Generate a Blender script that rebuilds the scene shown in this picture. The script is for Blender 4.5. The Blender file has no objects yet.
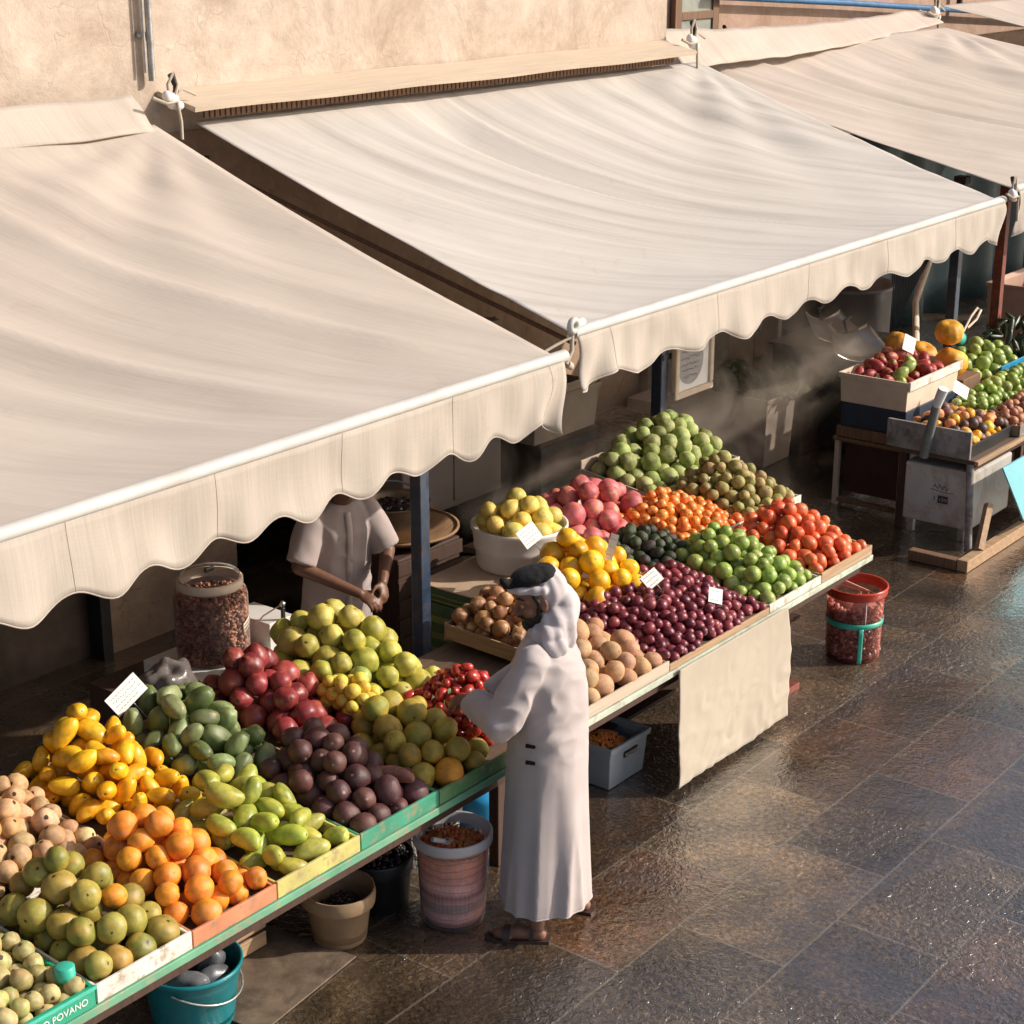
import bpy, bmesh, math, random
import numpy as np
from mathutils import Vector, Matrix, noise
R = math.radians
scene = bpy.context.scene
col = scene.collection
random.seed(7); rng = np.random.default_rng(7)

# ------------------------------------------------------------------ materials
def nt(m):
    m.use_nodes = True
    t = m.node_tree; t.nodes.clear(); return t
def N(t, typ, **kw):
    n = t.nodes.new(typ)
    for k, v in kw.items():
        if k.startswith('i_'): n.inputs[k[2:].replace('_', ' ')].default_value = v
        else: setattr(n, k, v)
    return n
def ramp(t, stops):
    r = t.nodes.new('ShaderNodeValToRGB'); e = r.color_ramp.elements
    while len(e) > 1: e.remove(e[0])
    e[0].position, e[0].color = stops[0][0], (*stops[0][1], 1)
    for p, c in stops[1:]:
        q = e.new(p); q.color = (*c, 1)
    return r
def mixc(t, fac, a, b, mode='MIX'):
    m = t.nodes.new('ShaderNodeMix'); m.data_type = 'RGBA'; m.blend_type = mode
    for s, v in ((m.inputs[0], fac), (m.inputs[6], a), (m.inputs[7], b)):
        if isinstance(v, (int, float)): s.default_value = v
        elif isinstance(v, tuple): s.default_value = (*v[:3], 1)
        else: t.links.new(v, s)
    return m.outputs[2]
def mth(t, op, a, b=None, c=None, clamp=False):
    m = t.nodes.new('ShaderNodeMath'); m.operation = op; m.use_clamp = clamp
    for i, v in enumerate((a, b, c)):
        if v is None: continue
        if isinstance(v, (int, float)): m.inputs[i].default_value = v
        else: t.links.new(v, m.inputs[i])
    return m.outputs[0]
def coords(t, kind='Object', scale=(1, 1, 1), rot=(0, 0, 0)):
    tc = t.nodes.new('ShaderNodeTexCoord'); mp = t.nodes.new('ShaderNodeMapping')
    mp.inputs['Scale'].default_value = scale; mp.inputs['Rotation'].default_value = rot
    t.links.new(tc.outputs[kind], mp.inputs[0]); return mp.outputs[0]
def noi(t, vec, scale, detail=4, rough=.55, dist=0):
    n = N(t, 'ShaderNodeTexNoise'); n.inputs['Scale'].default_value = scale
    n.inputs['Detail'].default_value = detail; n.inputs['Roughness'].default_value = rough
    n.inputs['Distortion'].default_value = dist
    t.links.new(vec, n.inputs['Vector']); return n.outputs[0]
def bump(t, h, strength, dist=.01, prev=None):
    b = t.nodes.new('ShaderNodeBump'); b.inputs['Strength'].default_value = strength
    b.inputs['Distance'].default_value = dist; t.links.new(h, b.inputs['Height'])
    if prev: t.links.new(prev, b.inputs['Normal'])
    return b.outputs[0]
def out(t, sh, vol=None):
    o = t.nodes.new('ShaderNodeOutputMaterial')
    if sh: t.links.new(sh, o.inputs[0])
    if vol: t.links.new(vol, o.inputs[1])
def prin(t, color, rough=.6, normal=None, **kw):
    p = t.nodes.new('ShaderNodeBsdfPrincipled')
    for s, v in (('Base Color', color), ('Roughness', rough), ('Normal', normal)):
        if v is None: continue
        if isinstance(v, tuple): p.inputs[s].default_value = (*v[:3], 1)
        elif isinstance(v, (int, float)): p.inputs[s].default_value = v
        else: t.links.new(v, p.inputs[s])
    for k, v in kw.items():
        s = p.inputs[k.replace('_', ' ')]
        if isinstance(v, tuple): s.default_value = (*v, 1) if len(v) == 3 and s.type == 'RGBA' else v
        elif isinstance(v, (int, float)): s.default_value = v
        else: t.links.new(v, s)
    return p

def simple(name, c, rough=.6, var=.25, scale=9, bmp=.15, bscale=60, metal=0, stain=None, **kw):
    """worn plain surface: mottled colour, fine bump, optional stains"""
    m = bpy.data.materials.new(name); t = nt(m); v = coords(t)
    n1 = noi(t, v, scale, 5, .6)
    a = tuple(x * (1 - var) for x in c); b = tuple(min(1, x * (1 + var)) for x in c)
    r = ramp(t, [(.3, a), (.7, b)]); t.links.new(n1, r.inputs[0]); cc = r.outputs[0]
    if stain:
        n2 = noi(t, v, scale * .5, 6, .7, .6); rr = ramp(t, [(.5, (0, 0, 0)), (.68, (1, 1, 1))]); t.links.new(n2, rr.inputs[0])
        cc = mixc(t, rr.outputs[0], cc, stain)
    n3 = noi(t, v, bscale, 3)
    rg = mth(t, 'MULTIPLY_ADD', n1, .25, rough - .12)
    p = prin(t, cc, rg, bump(t, n3, bmp, .004), Metallic=metal, **kw); out(t, p.outputs[0]); return m

def woodmat(name, c, axis=0, rough=.7, var=.35, paint=None):
    m = bpy.data.materials.new(name); t = nt(m)
    s = [30, 30, 30]; s[axis] = 1.6
    v = coords(t, scale=tuple(s)); g = noi(t, v, 1.5, 6, .6, .3)
    r = ramp(t, [(.25, tuple(x * (1 - var) for x in c)), (.55, c), (.8, tuple(min(1, x * (1 + var)) for x in c))]); t.links.new(g, r.inputs[0])
    cc = r.outputs[0]
    if paint:
        w = noi(t, coords(t, scale=(1, 1, 1)), 18, 6, .7); rr = ramp(t, [(.52, (0, 0, 0)), (.62, (1, 1, 1))]); t.links.new(w, rr.inputs[0])
        pv = noi(t, coords(t), 6, 3); pc = ramp(t, [(.3, tuple(x * .8 for x in paint)), (.7, tuple(min(1, x * 1.15) for x in paint))]); t.links.new(pv, pc.inputs[0])
        cc = mixc(t, mth(t, 'MULTIPLY', rr.outputs[0], .8), pc.outputs[0], cc)
    p = prin(t, cc, rough, bump(t, g, .35, .003)); out(t, p.outputs[0]); return m

def fruitmat(name, c1, c2, c3=None, rough=.42, pole=(.06, .04, .02), polesize=.16, speck=None, sp_amt=.62, patch=None, patch_at=.6, bmp=.08, bscale=9, sub=.08, ribs=0, coat=.0):
    m = bpy.data.materials.new(name); t = nt(m)
    oi = t.nodes.new('ShaderNodeObjectInfo')
    stops = [(0, c1), (1, c2)] if not c3 else [(0, c1), (.55, c2), (1, c3)]
    r = ramp(t, stops); t.links.new(oi.outputs['Random'], r.inputs[0]); cc = r.outputs[0]
    tc = t.nodes.new('ShaderNodeTexCoord'); ad = t.nodes.new('ShaderNodeVectorMath'); ad.operation = 'ADD'
    cmb = t.nodes.new('ShaderNodeCombineXYZ'); k = mth(t, 'MULTIPLY', oi.outputs['Random'], 37.)
    t.links.new(k, cmb.inputs[0]); t.links.new(k, cmb.inputs[1])
    t.links.new(tc.outputs['Object'], ad.inputs[0]); t.links.new(cmb.outputs[0], ad.inputs[1]); v = ad.outputs[0]
    n1 = noi(t, v, 1.6, 4, .6)
    rv_ = mth(t, 'MULTIPLY_ADD', mth(t, 'FRACT', mth(t, 'MULTIPLY', oi.outputs['Random'], 13.7)), .42, .78); rg_ = t.nodes.new('ShaderNodeCombineColor'); gg = mth(t, 'MULTIPLY_ADD', mth(t, 'FRACT', mth(t, 'MULTIPLY', oi.outputs['Random'], 29.3)), .2, .9)
    t.links.new(rv_, rg_.inputs[0]); t.links.new(mth(t, 'MULTIPLY', rv_, gg), rg_.inputs[1]); t.links.new(rv_, rg_.inputs[2]); cc = mixc(t, 1., cc, rg_.outputs[0], 'MULTIPLY')
    hv = ramp(t, [(.3, (.66, .68, .66)), (.7, (1.24, 1.2, 1.16))]); t.links.new(n1, hv.inputs[0])
    cc = mixc(t, 1., cc, hv.outputs[0], 'MULTIPLY')
    if patch:
        n2 = noi(t, v, 1.1, 2, .5); pr_ = ramp(t, [(patch_at - .08, (0, 0, 0)), (patch_at + .1, (1, 1, 1))]); t.links.new(n2, pr_.inputs[0])
        cc = mixc(t, pr_.outputs[0], cc, patch)
    if speck:
        n3 = noi(t, v, 14, 5, .75); sr = ramp(t, [(sp_amt, (0, 0, 0)), (sp_amt + .07, (1, 1, 1))]); t.links.new(n3, sr.inputs[0])
        cc = mixc(t, mth(t, 'MULTIPLY', sr.outputs[0], .7), cc, speck)
    n5 = noi(t, v, 2.6, 6, .8); br = ramp(t, [(.66, (0, 0, 0)), (.72, (1, 1, 1))]); t.links.new(n5, br.inputs[0])
    cc = mixc(t, mth(t, 'MULTIPLY', br.outputs[0], .45), cc, tuple(x * .35 for x in c1))
    sx = t.nodes.new('ShaderNodeSeparateXYZ'); t.links.new(tc.outputs['Object'], sx.inputs[0])
    rad = mth(t, 'SQRT', mth(t, 'ADD', mth(t, 'MULTIPLY', sx.outputs[0], sx.outputs[0]), mth(t, 'MULTIPLY', sx.outputs[1], sx.outputs[1])))
    nz = mth(t, 'MULTIPLY_ADD', noi(t, v, 3.2, 4, .7), .34, -.15)
    pm = mth(t, 'LESS_THAN', mth(t, 'ADD', rad, nz), polesize)
    cc = mixc(t, pm, cc, pole)
    n4 = noi(t, v, bscale, 4, .6)
    rr = mth(t, 'MULTIPLY_ADD', n1, .4, rough - .12)
    p = prin(t, cc, rr, bump(t, n4, bmp, .12), Coat_Weight=coat * .6, Coat_Roughness=.28)
    if sub:
        p.inputs['Subsurface Weight'].default_value = sub; p.inputs['Subsurface Radius'].default_value = (1, .5, .25); p.inputs['Subsurface Scale'].default_value = .006
    out(t, p.outputs[0]); return m

def clothmat(name, c, c2, weave=260, trans=.12, stripes=None, stain=.5, rough=.9):
    m = bpy.data.materials.new(name); t = nt(m)
    v = coords(t)
    n1 = noi(t, v, .9, 5, .6, .4); r = ramp(t, [(.3, c), (.7, c2)]); t.links.new(n1, r.inputs[0]); cc = r.outputs[0]
    # long faint streaks along the cloth's length (on canopies they follow the run of the folds)
    vs = coords(t, 'UV', scale=(3.2, .22, 1)); ns = noi(t, vs, 1.6, 7, .62)
    rs = ramp(t, [(.32, (.74, .72, .70)), (.48, (.95, .94, .93)), (.62, (1.04, 1.04, 1.04))]); t.links.new(ns, rs.inputs[0])
    cc = mixc(t, stain, cc, rs.outputs[0], 'MULTIPLY')  # sets how strongly the streaks show
    vf = coords(t, 'UV', scale=(95, 2.5, 1)); nf = noi(t, vf, 1., 4, .7)
    rf = ramp(t, [(.35, (.91, .905, .9)), (.65, (1.04, 1.04, 1.04))]); t.links.new(nf, rf.inputs[0])
    cc = mixc(t, .8, cc, rf.outputs[0], 'MULTIPLY')
    nb = noi(t, v, 2.3, 8, .75, .8); rb = ramp(t, [(.6, (0, 0, 0)), (.75, (1, 1, 1))]); t.links.new(nb, rb.inputs[0])
    cc = mixc(t, mth(t, 'MULTIPLY', rb.outputs[0], .6), cc, (c[0] * .74, c[1] * .68, c[2] * .6))
    w1 = N(t, 'ShaderNodeTexWave'); w1.inputs['Scale'].default_value = weave * .25; t.links.new(v, w1.inputs[0])
    nn = noi(t, v, weave, 2)
    vg = noi(t, coords(t, 'UV', scale=(2.5, 120, 1)), 1., 3, .6); cc = mixc(t, .5, cc, mixc(t, vg, (.88, .87, .86), (1.1, 1.1, 1.1)), 'MULTIPLY')
    b = bump(t, nf, .3, .004); b = bump(t, nn, .25, .002, b); b = bump(t, n1, .3, .02, b)
    p = prin(t, cc, rough, b, Sheen_Weight=.15)
    tr = t.nodes.new('ShaderNodeBsdfTranslucent'); t.links.new(cc, tr.inputs[0])
    mx = t.nodes.new('ShaderNodeMixShader'); mx.inputs[0].default_value = trans
    t.links.new(p.outputs[0], mx.inputs[1]); t.links.new(tr.outputs[0], mx.inputs[2]); out(t, mx.outputs[0]); return m

# ------------------------------------------------------------------ mesh helpers
class MB:
    def __init__(s): s.v = []; s.f = []; s.m = []
    def add(s, vs, fs, mi=0):
        o = len(s.v); s.v += [tuple(p) for p in vs]; s.f += [tuple(i + o for i in f) for f in fs]; s.m += [mi] * len(fs); return s
    def box(s, x0, x1, y0, y1, z0, z1, mi=0, rz=0, piv=None, M=None):
        vs = [Vector((x, y, z)) for z in (z0, z1) for y in (y0, y1) for x in (x0, x1)]
        if rz:
            c = Vector(piv) if piv else Vector(((x0 + x1) / 2, (y0 + y1) / 2, 0)); Q = Matrix.Rotation(rz, 3, 'Z')
            vs = [c + Q @ (p - c) for p in vs]
        if M: vs = [M @ p for p in vs]
        return s.add(vs, [(0, 2, 3, 1), (4, 5, 7, 6), (0, 1, 5, 4), (2, 6, 7, 3), (0, 4, 6, 2), (1, 3, 7, 5)], mi)
    def tube(s, pts, r, n=8, mi=0, caps=True, sq=1):
        pts = [Vector(p) for p in pts]; rs = r if isinstance(r, (list, tuple)) else [r] * len(pts)
        rings = []; up = None
        for i, p in enumerate(pts):
            d = (pts[min(i + 1, len(pts) - 1)] - pts[max(i - 1, 0)]).normalized()
            if up is None: up = Vector((0, 0, 1)) if abs(d.z) < .9 else Vector((1, 0, 0))
            a = d.cross(up).normalized(); b = a.cross(d).normalized(); up = b
            rings.append([p + (a * math.cos(k * 2 * math.pi / n) + b * math.sin(k * 2 * math.pi / n) * sq) * rs[i] for k in range(n)])
        vs = [q for rg in rings for q in rg]; fs = []
        for i in range(len(rings) - 1):
            for k in range(n): fs.append((i * n + k, i * n + (k + 1) % n, (i + 1) * n + (k + 1) % n, (i + 1) * n + k))
        if caps:        # caps keep their own corners, so smooth shading stays clean
            b = len(vs); vs = vs + rings[0] + rings[-1]; fs.append(tuple(b + k for k in range(n - 1, -1, -1))); fs.append(tuple(b + n + k for k in range(n)))
        return s.add(vs, fs, mi)
    def lathe(s, prof, c=(0, 0, 0), n=40, mi=0, cap0=True, cap1=False, wob=0, sx=1, sy=1, seed=0):
        vs = []; fs = []
        for (r, z) in prof:
            for k in range(n):
                a = k * 2 * math.pi / n; w = 1 + wob * math.sin(3 * a + seed + z * 5) + wob * .6 * math.sin(5 * a + z * 9 + seed * 2)
                vs.append((c[0] + math.cos(a) * r * w * sx, c[1] + math.sin(a) * r * w * sy, c[2] + z))
        for i in range(len(prof) - 1):
            for k in range(n): fs.append((i * n + k, i * n + (k + 1) % n, (i + 1) * n + (k + 1) % n, (i + 1) * n + k))
        if cap0: fs.append(tuple(range(n - 1, -1, -1)))
        if cap1: fs.append(tuple((len(prof) - 1) * n + k for k in range(n)))
        return s.add(vs, fs, mi)
    def grid(s, fn, nu, nv, mi=0):
        vs = [fn(i / nu, j / nv) for j in range(nv + 1) for i in range(nu + 1)]
        fs = [(j * (nu + 1) + i, j * (nu + 1) + i + 1, (j + 1) * (nu + 1) + i + 1, (j + 1) * (nu + 1) + i) for j in range(nv) for i in range(nu)]
        return s.add(vs, fs, mi)
    def build(s, name, mats, parent=None, smooth=False, bevel=0, solid=0, loc=None, autos=False):
        me = bpy.data.meshes.new(name); me.from_pydata(s.v, [], s.f); me.update()
        if not isinstance(mats, (list, tuple)): mats = [mats]
        for m in mats: me.materials.append(m)
        if len(mats) > 1: me.polygons.foreach_set('material_index', s.m)
        if smooth: me.polygons.foreach_set('use_smooth', [True] * len(me.polygons))
        o = bpy.data.objects.new(name, me); col.objects.link(o)
        if parent: o.parent = parent
        if loc: o.location = loc
        if solid:
            q = o.modifiers.new('solid', 'SOLIDIFY'); q.thickness = solid; q.offset = -1
        if bevel:
            q = o.modifiers.new('bevel', 'BEVEL'); q.width = bevel; q.segments = 2; q.limit_method = 'ANGLE'; q.angle_limit = R(40)
        return o
def tag(o, label=None, cat=None, group=None, kind=None):
    if label: o['label'] = label
    if cat: o['category'] = cat
    if group: o['group'] = group
    if kind: o['kind'] = kind
    return o
def empty(name, loc, label=None, cat=None, group=None, rz=0):
    o = bpy.data.objects.new(name, None); o.empty_display_size = .1; col.objects.link(o); o.location = loc; o.rotation_euler.z = rz
    tag(o, label, cat, group); return o
def L(root, mb):        # shift a world-space builder into its root's frame
    x, y, z = root.location; Q = Matrix.Rotation(-root.rotation_euler.z, 3, 'Z')
    mb.v = [tuple(Q @ Vector((p[0] - x, p[1] - y, p[2] - z))) for p in mb.v]; return mb
def fuse(name, mb, vox, mat, parent=None, smooth_it=6, subdiv=0, disp=None, fac=.5):
    """one continuous skin grown over overlapping volumes (voxel union, then relaxed)"""
    o = mb.build(name, mat, None); m = o.modifiers.new('r', 'REMESH'); m.mode = 'VOXEL'; m.voxel_size = vox; m.use_smooth_shade = True
    q = o.modifiers.new('s', 'SMOOTH'); q.iterations = smooth_it; q.factor = fac
    dg = bpy.context.evaluated_depsgraph_get(); dg.update()
    me = bpy.data.meshes.new_from_object(o.evaluated_get(dg)); me.name = name
    o.modifiers.clear(); old = o.data; o.data = me; bpy.data.meshes.remove(old)
    if not me.materials: me.materials.append(mat)
    if disp:
        me.update(); nv = len(me.vertices); co = np.empty(nv * 3); me.vertices.foreach_get('co', co); co = co.reshape(-1, 3)
        nm = np.empty(nv * 3); me.vertices.foreach_get('normal', nm); nm = nm.reshape(-1, 3)
        co = co + nm * disp(co)[:, None]; me.vertices.foreach_set('co', co.ravel())
    me.polygons.foreach_set('use_smooth', [True] * len(me.polygons)); me.update()
    if parent: o.parent = parent
    return o
def ball(mb, c, rx, ry=None, rz=None, n=16, M=None):
    ry = ry or rx; rz = rz or rx; vs = []; fs = []
    for i in range(1, n):
        th = math.pi * i / n
        for k in range(n * 2):
            a = math.pi * k / n; p = Vector((rx * math.sin(th) * math.cos(a), ry * math.sin(th) * math.sin(a), rz * math.cos(th)))
            if M: p = M @ p
            vs.append(Vector(c) + p)
    w = n * 2
    for i in range(n - 2):
        for k in range(w): fs.append((i * w + k, (i + 1) * w + k, (i + 1) * w + (k + 1) % w, i * w + (k + 1) % w))
    p = Vector((0, 0, rz)); q = Vector((0, 0, -rz))
    if M: p = M @ p; q = M @ q
    vs += [Vector(c) + p, Vector(c) + q]; t_, b_ = len(vs) - 2, len(vs) - 1
    for k in range(w): fs.append((t_, k, (k + 1) % w)); fs.append((b_, (n - 2) * w + (k + 1) % w, (n - 2) * w + k))
    mb.add(vs, fs)
def limb(mb, pts, rs, n=14):
    """tapered capsule chain"""
    P = [Vector(p) for p in pts]
    for i in range(len(P) - 1):
        seg = [P[i].lerp(P[i + 1], k / 4) for k in range(5)]; rr = [rs[i] + (rs[i + 1] - rs[i]) * k / 4 for k in range(5)]
        mb.tube(seg, rr, n)
    for p, r in zip(P, rs): ball(mb, p, r * .995, n=10)

# ------------------------------------------------------------------ camera, light, world
cam = bpy.data.objects.new('camera', bpy.data.cameras.new('camera')); col.objects.link(cam)
cam.location = (0, 0, 4.46); cam.rotation_euler = (R(90 - 18.656), 0, R(37.957 - 90))
cam.data.sensor_width = 36; cam.data.lens = 1783 / 1024 * 36; cam.data.clip_end = 500; cam.data.clip_start = .1
scene.camera = cam
SUN_EL, SUN_DIR = R(31), (0.66, -0.75)
sd = Vector((SUN_DIR[0], SUN_DIR[1], 0)).normalized() * math.cos(SUN_EL); sd.z = math.sin(SUN_EL)
sun = bpy.data.objects.new('sun', bpy.data.lights.new('sun', 'SUN')); col.objects.link(sun)
sun.data.energy = 4.3; sun.data.angle = R(.6); sun.data.color = (1, .915, .82)
sun.rotation_euler = sd.to_track_quat('Z', 'Y').to_euler(); sun.location = (5, -5, 10)
w = bpy.data.worlds.new('World'); scene.world = w; w.use_nodes = True; t = w.node_tree
sky = t.nodes.new('ShaderNodeTexSky'); sky.sky_type = 'NISHITA'; sky.sun_disc = False; sky.sun_elevation = SUN_EL
sky.sun_rotation = math.atan2(sd.x, sd.y); sky.dust_density = 3.5; sky.air_density = .8; sky.ozone_density = .6
t.links.new(sky.outputs[0], t.nodes['Background'].inputs[0]); t.nodes['Background'].inputs[1].default_value = .125
scene.view_settings.view_transform = 'Standard'; scene.view_settings.look = 'None'; scene.view_settings.gamma = 1
scene.view_settings.exposure = .09
scene.render.engine = 'CYCLES'

# ------------------------------------------------------------------ palette
M = {}
M['plaster'] = None
def plaster(name, base, c2, dark, crack=.5):
    m = bpy.data.materials.new(name); t = nt(m); v = coords(t)
    n = noi(t, v, 1.3, 8, .68, .5); r = ramp(t, [(.33, dark), (.44, base), (.52, tuple((a + b) / 2 for a, b in zip(base, c2))), (.62, c2)]); t.links.new(n, r.inputs[0]); cc = r.outputs[0]
    n2 = noi(t, v, 6, 6, .75, .3); r2 = ramp(t, [(.35, (.8, .78, .76)), (.65, (1.06, 1.05, 1.04))]); t.links.new(n2, r2.inputs[0])
    cc = mixc(t, .8, cc, r2.outputs[0], 'MULTIPLY')
    vo = N(t, 'ShaderNodeTexVoronoi', feature='DISTANCE_TO_EDGE'); vo.inputs['Scale'].default_value = .9
    wv = noi(t, v, 2.2, 4, .6); mp = t.nodes.new('ShaderNodeVectorMath'); mp.operation = 'ADD'
    t.links.new(v, mp.inputs[0])
    cm = t.nodes.new('ShaderNodeCombineXYZ'); t.links.new(wv, cm.inputs[0]); t.links.new(wv, cm.inputs[2]); t.links.new(cm.outputs[0], mp.inputs[1])
    t.links.new(mp.outputs[0], vo.inputs['Vector'])
    cr = ramp(t, [(0, (1, 1, 1)), (.012, (0, 0, 0))]); t.links.new(vo.outputs[0], cr.inputs[0])
    mask = mth(t, 'MULTIPLY', cr.outputs[0], mth(t, 'MULTIPLY', mth(t, 'GREATER_THAN', n2, .5), crack))
    cc = mixc(t, mask, cc, tuple(x * .55 for x in base))
    n3 = noi(t, v, 22, 8, .8)
    pit = ramp(t, [(.33, (0, 0, 0)), (.4, (1, 1, 1))]); t.links.new(n3, pit.inputs[0])
    cc = mixc(t, mth(t, 'MULTIPLY', mth(t, 'SUBTRACT', 1., pit.outputs[0]), .5), cc, tuple(x * .6 for x in base))
    b = bump(t, n3, .35, .015); b = bump(t, n, .5, .05, b); b = bump(t, mth(t, 'SUBTRACT', 1., mask), .5, .01, b)
    p = prin(t, cc, .93, b); out(t, p.outputs[0]); return m
M['plaster'] = plaster('lime_plaster', (.50, .405, .32), (.60, .50, .41), (.41, .315, .24), .3)
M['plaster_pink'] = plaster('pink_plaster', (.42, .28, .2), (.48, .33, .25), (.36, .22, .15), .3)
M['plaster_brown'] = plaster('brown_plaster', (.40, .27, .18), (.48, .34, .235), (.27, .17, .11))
M['awn_a'] = clothmat('awning_cloth', (.53, .455, .385), (.59, .515, .44))
M['awn_b'] = clothmat('awning_cloth_grey', (.555, .515, .465), (.605, .565, .515), stain=.85)
M['awn_c'] = clothmat('awning_cloth_warm', (.54, .46, .38), (.64, .55, .47))
M['valance'] = clothmat('valance_cloth', (.53, .465, .39), (.60, .535, .455), trans=.18)
M['linen'] = clothmat('linen_sheet', (.46, .39, .3), (.57, .5, .4), trans=.1)
M['bar'] = simple('white_bar_paint', (.55, .53, .49), .5, .08, 5, .08, stain=(.5, .46, .4))
M['steel'] = simple('galvanised_steel', (.42, .41, .39), .4, .3, 20, .1, metal=.7)
M['blue_post'] = simple('blue_post_paint', (.022, .04, .075), .45, .4, 14, .1, stain=(.09, .07, .06))
M['red_post'] = simple('rusty_red_paint', (.2, .05, .03), .6, .4, 14, .2, stain=(.06, .03, .02))
M['blue_pipe'] = simple('blue_pipe_paint', (.03, .14, .3), .4, .3, 9)
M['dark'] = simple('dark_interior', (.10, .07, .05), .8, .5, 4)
M['dark_metal'] = simple('dark_metal', (.03, .028, .026), .5, .4, 10, metal=.4)
M['dark_wood'] = woodmat('dark_wood', (.07, .035, .022), 2)
M['brown_wood'] = woodmat('brown_wood', (.2, .11, .06), 2)
M['wood'] = woodmat('raw_wood_x', (.46, .3, .17), 0)
M['wood_y'] = woodmat('raw_wood_y', (.42, .27, .15), 1)
M['wood_pale'] = woodmat('pale_wood', (.54, .44, .33), 0, var=.15)
M['board_white'] = woodmat('white_painted_wood', (.4, .3, .2), 0, .5, paint=(.74, .70, .62))
M['board_orange'] = woodmat('orange_painted_wood', (.4, .22, .12), 0, .5, paint=(.62, .24, .12))
M['board_yellow'] = woodmat('yellow_green_painted_wood', (.4, .3, .15), 0, .5, paint=(.55, .5, .16))
M['board_green'] = woodmat('green_painted_wood', (.3, .25, .15), 0, .5, paint=(.05, .3, .18))
M['board_dgreen'] = woodmat('dark_green_painted_wood', (.3, .25, .15), 0, .5, paint=(.1, .24, .1))
M['rail_green'] = woodmat('green_rail', (.35, .3, .2), 0, .5, paint=(.14, .36, .22))
M['rail_pale'] = woodmat('pale_green_rail', (.4, .36, .28), 0, .5, paint=(.5, .55, .44))
M['table'] = woodmat('table_boards', (.13, .085, .055), 0)
M['white_plastic'] = simple('white_plastic', (.74, .71, .66), .35, .1, 4, .04)
M['grey_plastic'] = simple('grey_plastic', (.3, .34, .38), .35, .12, 8, .04)
M['teal'] = simple('teal_plastic', (.01, .2, .23), .3, .15, 6, .03)
M['teal_light'] = simple('light_teal_plastic', (.05, .45, .32), .35, .15, 6, .03)
M['crate_green'] = simple('green_crate_plastic', (.01, .3, .17), .4, .15, 8, .05)
M['blue_plastic'] = simple('blue_plastic', (.02, .25, .5), .35, .15, 8, .03)
M['cyan'] = simple('cyan_board_paint', (.2, .55, .62), .4, .12, 4, .05)
M['tan_plastic'] = simple('tan_plastic', (.34, .225, .13), .5, .22, 6, .08, stain=(.25, .17, .1))
M['black_plastic'] = simple('black_plastic', (.02, .02, .022), .4, .3, 8, .05)
M['red_plastic'] = simple('red_tub_plastic', (.5, .045, .02), .3, .15, 6, .03)
M['card'] = simple('card_paper', (.8, .79, .76), .6, .05, 8, .03)
M['ink'] = simple('ink', (.05, .05, .07), .6, .1)
M['cardboard'] = simple('cardboard', (.5, .36, .24), .8, .12, 7, .08)
M['cream_board'] = simple('cream_box_board', (.68, .55, .42), .7, .1, 7, .06)
M['navy'] = simple('navy_box_print', (.02, .035, .06), .6, .2, 7, .05)
M['grey_board'] = simple('weathered_grey_board', (.3, .27, .25), .8, .35, 14, .4, stain=(.15, .12, .1))
M['cabinet'] = simple('stained_enamel', (.6, .57, .52), .4, .08, 5, .05, stain=(.38, .26, .16))
M['skin_a'] = simple('skin', (.22, .105, .062), .5, .12, 30, .1, 160, Subsurface_Weight=.15, Subsurface_Scale=.01)
M['skin_b'] = simple('skin_dark', (.16, .075, .045), .48, .12, 30, .1, 160, Subsurface_Weight=.12, Subsurface_Scale=.01)
M['hair'] = simple('black_hair', (.015, .012, .01), .6, .4, 60, .6, 200)
M['robe'] = simple('robe_cloth', (.49, .425, .41), .85, .07, 5, .3, 700, Sheen_Weight=.2)
M['ghutra'] = simple('headscarf_cloth', (.53, .475, .475), .85, .06, 3, .3, 400, Sheen_Weight=.2)
M['black_cloth'] = simple('black_wool_cloth', (.007, .007, .008), .95, .4, 50, .8, 250)
M['shirt'] = simple('shirt_cloth', (.4, .33, .31), .85, .05, 3, .2, 500)
M['leather'] = simple('brown_leather', (.05, .03, .022), .5, .3, 20, .2)
M['twig'] = simple('twig', (.3, .18, .1), .8, .4, 30, .3)
M['wicker'] = woodmat('wicker', (.34, .2, .1), 0)
M['brass'] = simple('brass_pot', (.3, .22, .14), .35, .3, 8, .1, metal=.6)
M['steel_pan'] = simple('steel_pan', (.6, .58, .55), .22, .15, 8, .05, metal=.8)
M['spice'] = simple('orange_spice', (.55, .14, .03), .8, .6, 55, .8, 120)
M['nuts'] = simple('brown_nuts', (.25, .1, .06), .6, .6, 40, .5, 90)
M['datepile'] = simple('black_dates', (.012, .01, .012), .35, .5, 40, .5, 90)
def glassy(name, c, rough=.1, alpha_mix=.6, ior=1.18, tint=(1, 1, 1)):
    m = bpy.data.materials.new(name); t = nt(m)
    tr = t.nodes.new('ShaderNodeBsdfTransparent'); tr.inputs[0].default_value = (*tint, 1)
    p = prin(t, c, rough, IOR=1.45)
    lw = t.nodes.new('ShaderNodeFresnel'); lw.inputs[0].default_value = ior
    f = mth(t, 'ADD', lw.outputs[0], alpha_mix, clamp=True)
    mx = t.nodes.new('ShaderNodeMixShader'); t.links.new(f, mx.inputs[0]); t.links.new(tr.outputs[0], mx.inputs[1]); t.links.new(p.outputs[0], mx.inputs[2])
    out(t, mx.outputs[0]); return m
M['jar_glass'] = glassy('jar_glass', (.75, .72, .68), .05, .03)
M['clear_plastic'] = glassy('clear_plastic', (.68, .62, .6), .25, .12)
M['red_clear'] = glassy('red_clear_plastic', (.7, .25, .2), .15, .1, tint=(1, .84, .8))
M['bag'] = glassy('plastic_bag', (.3, .31, .33), .2, .5)

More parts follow.
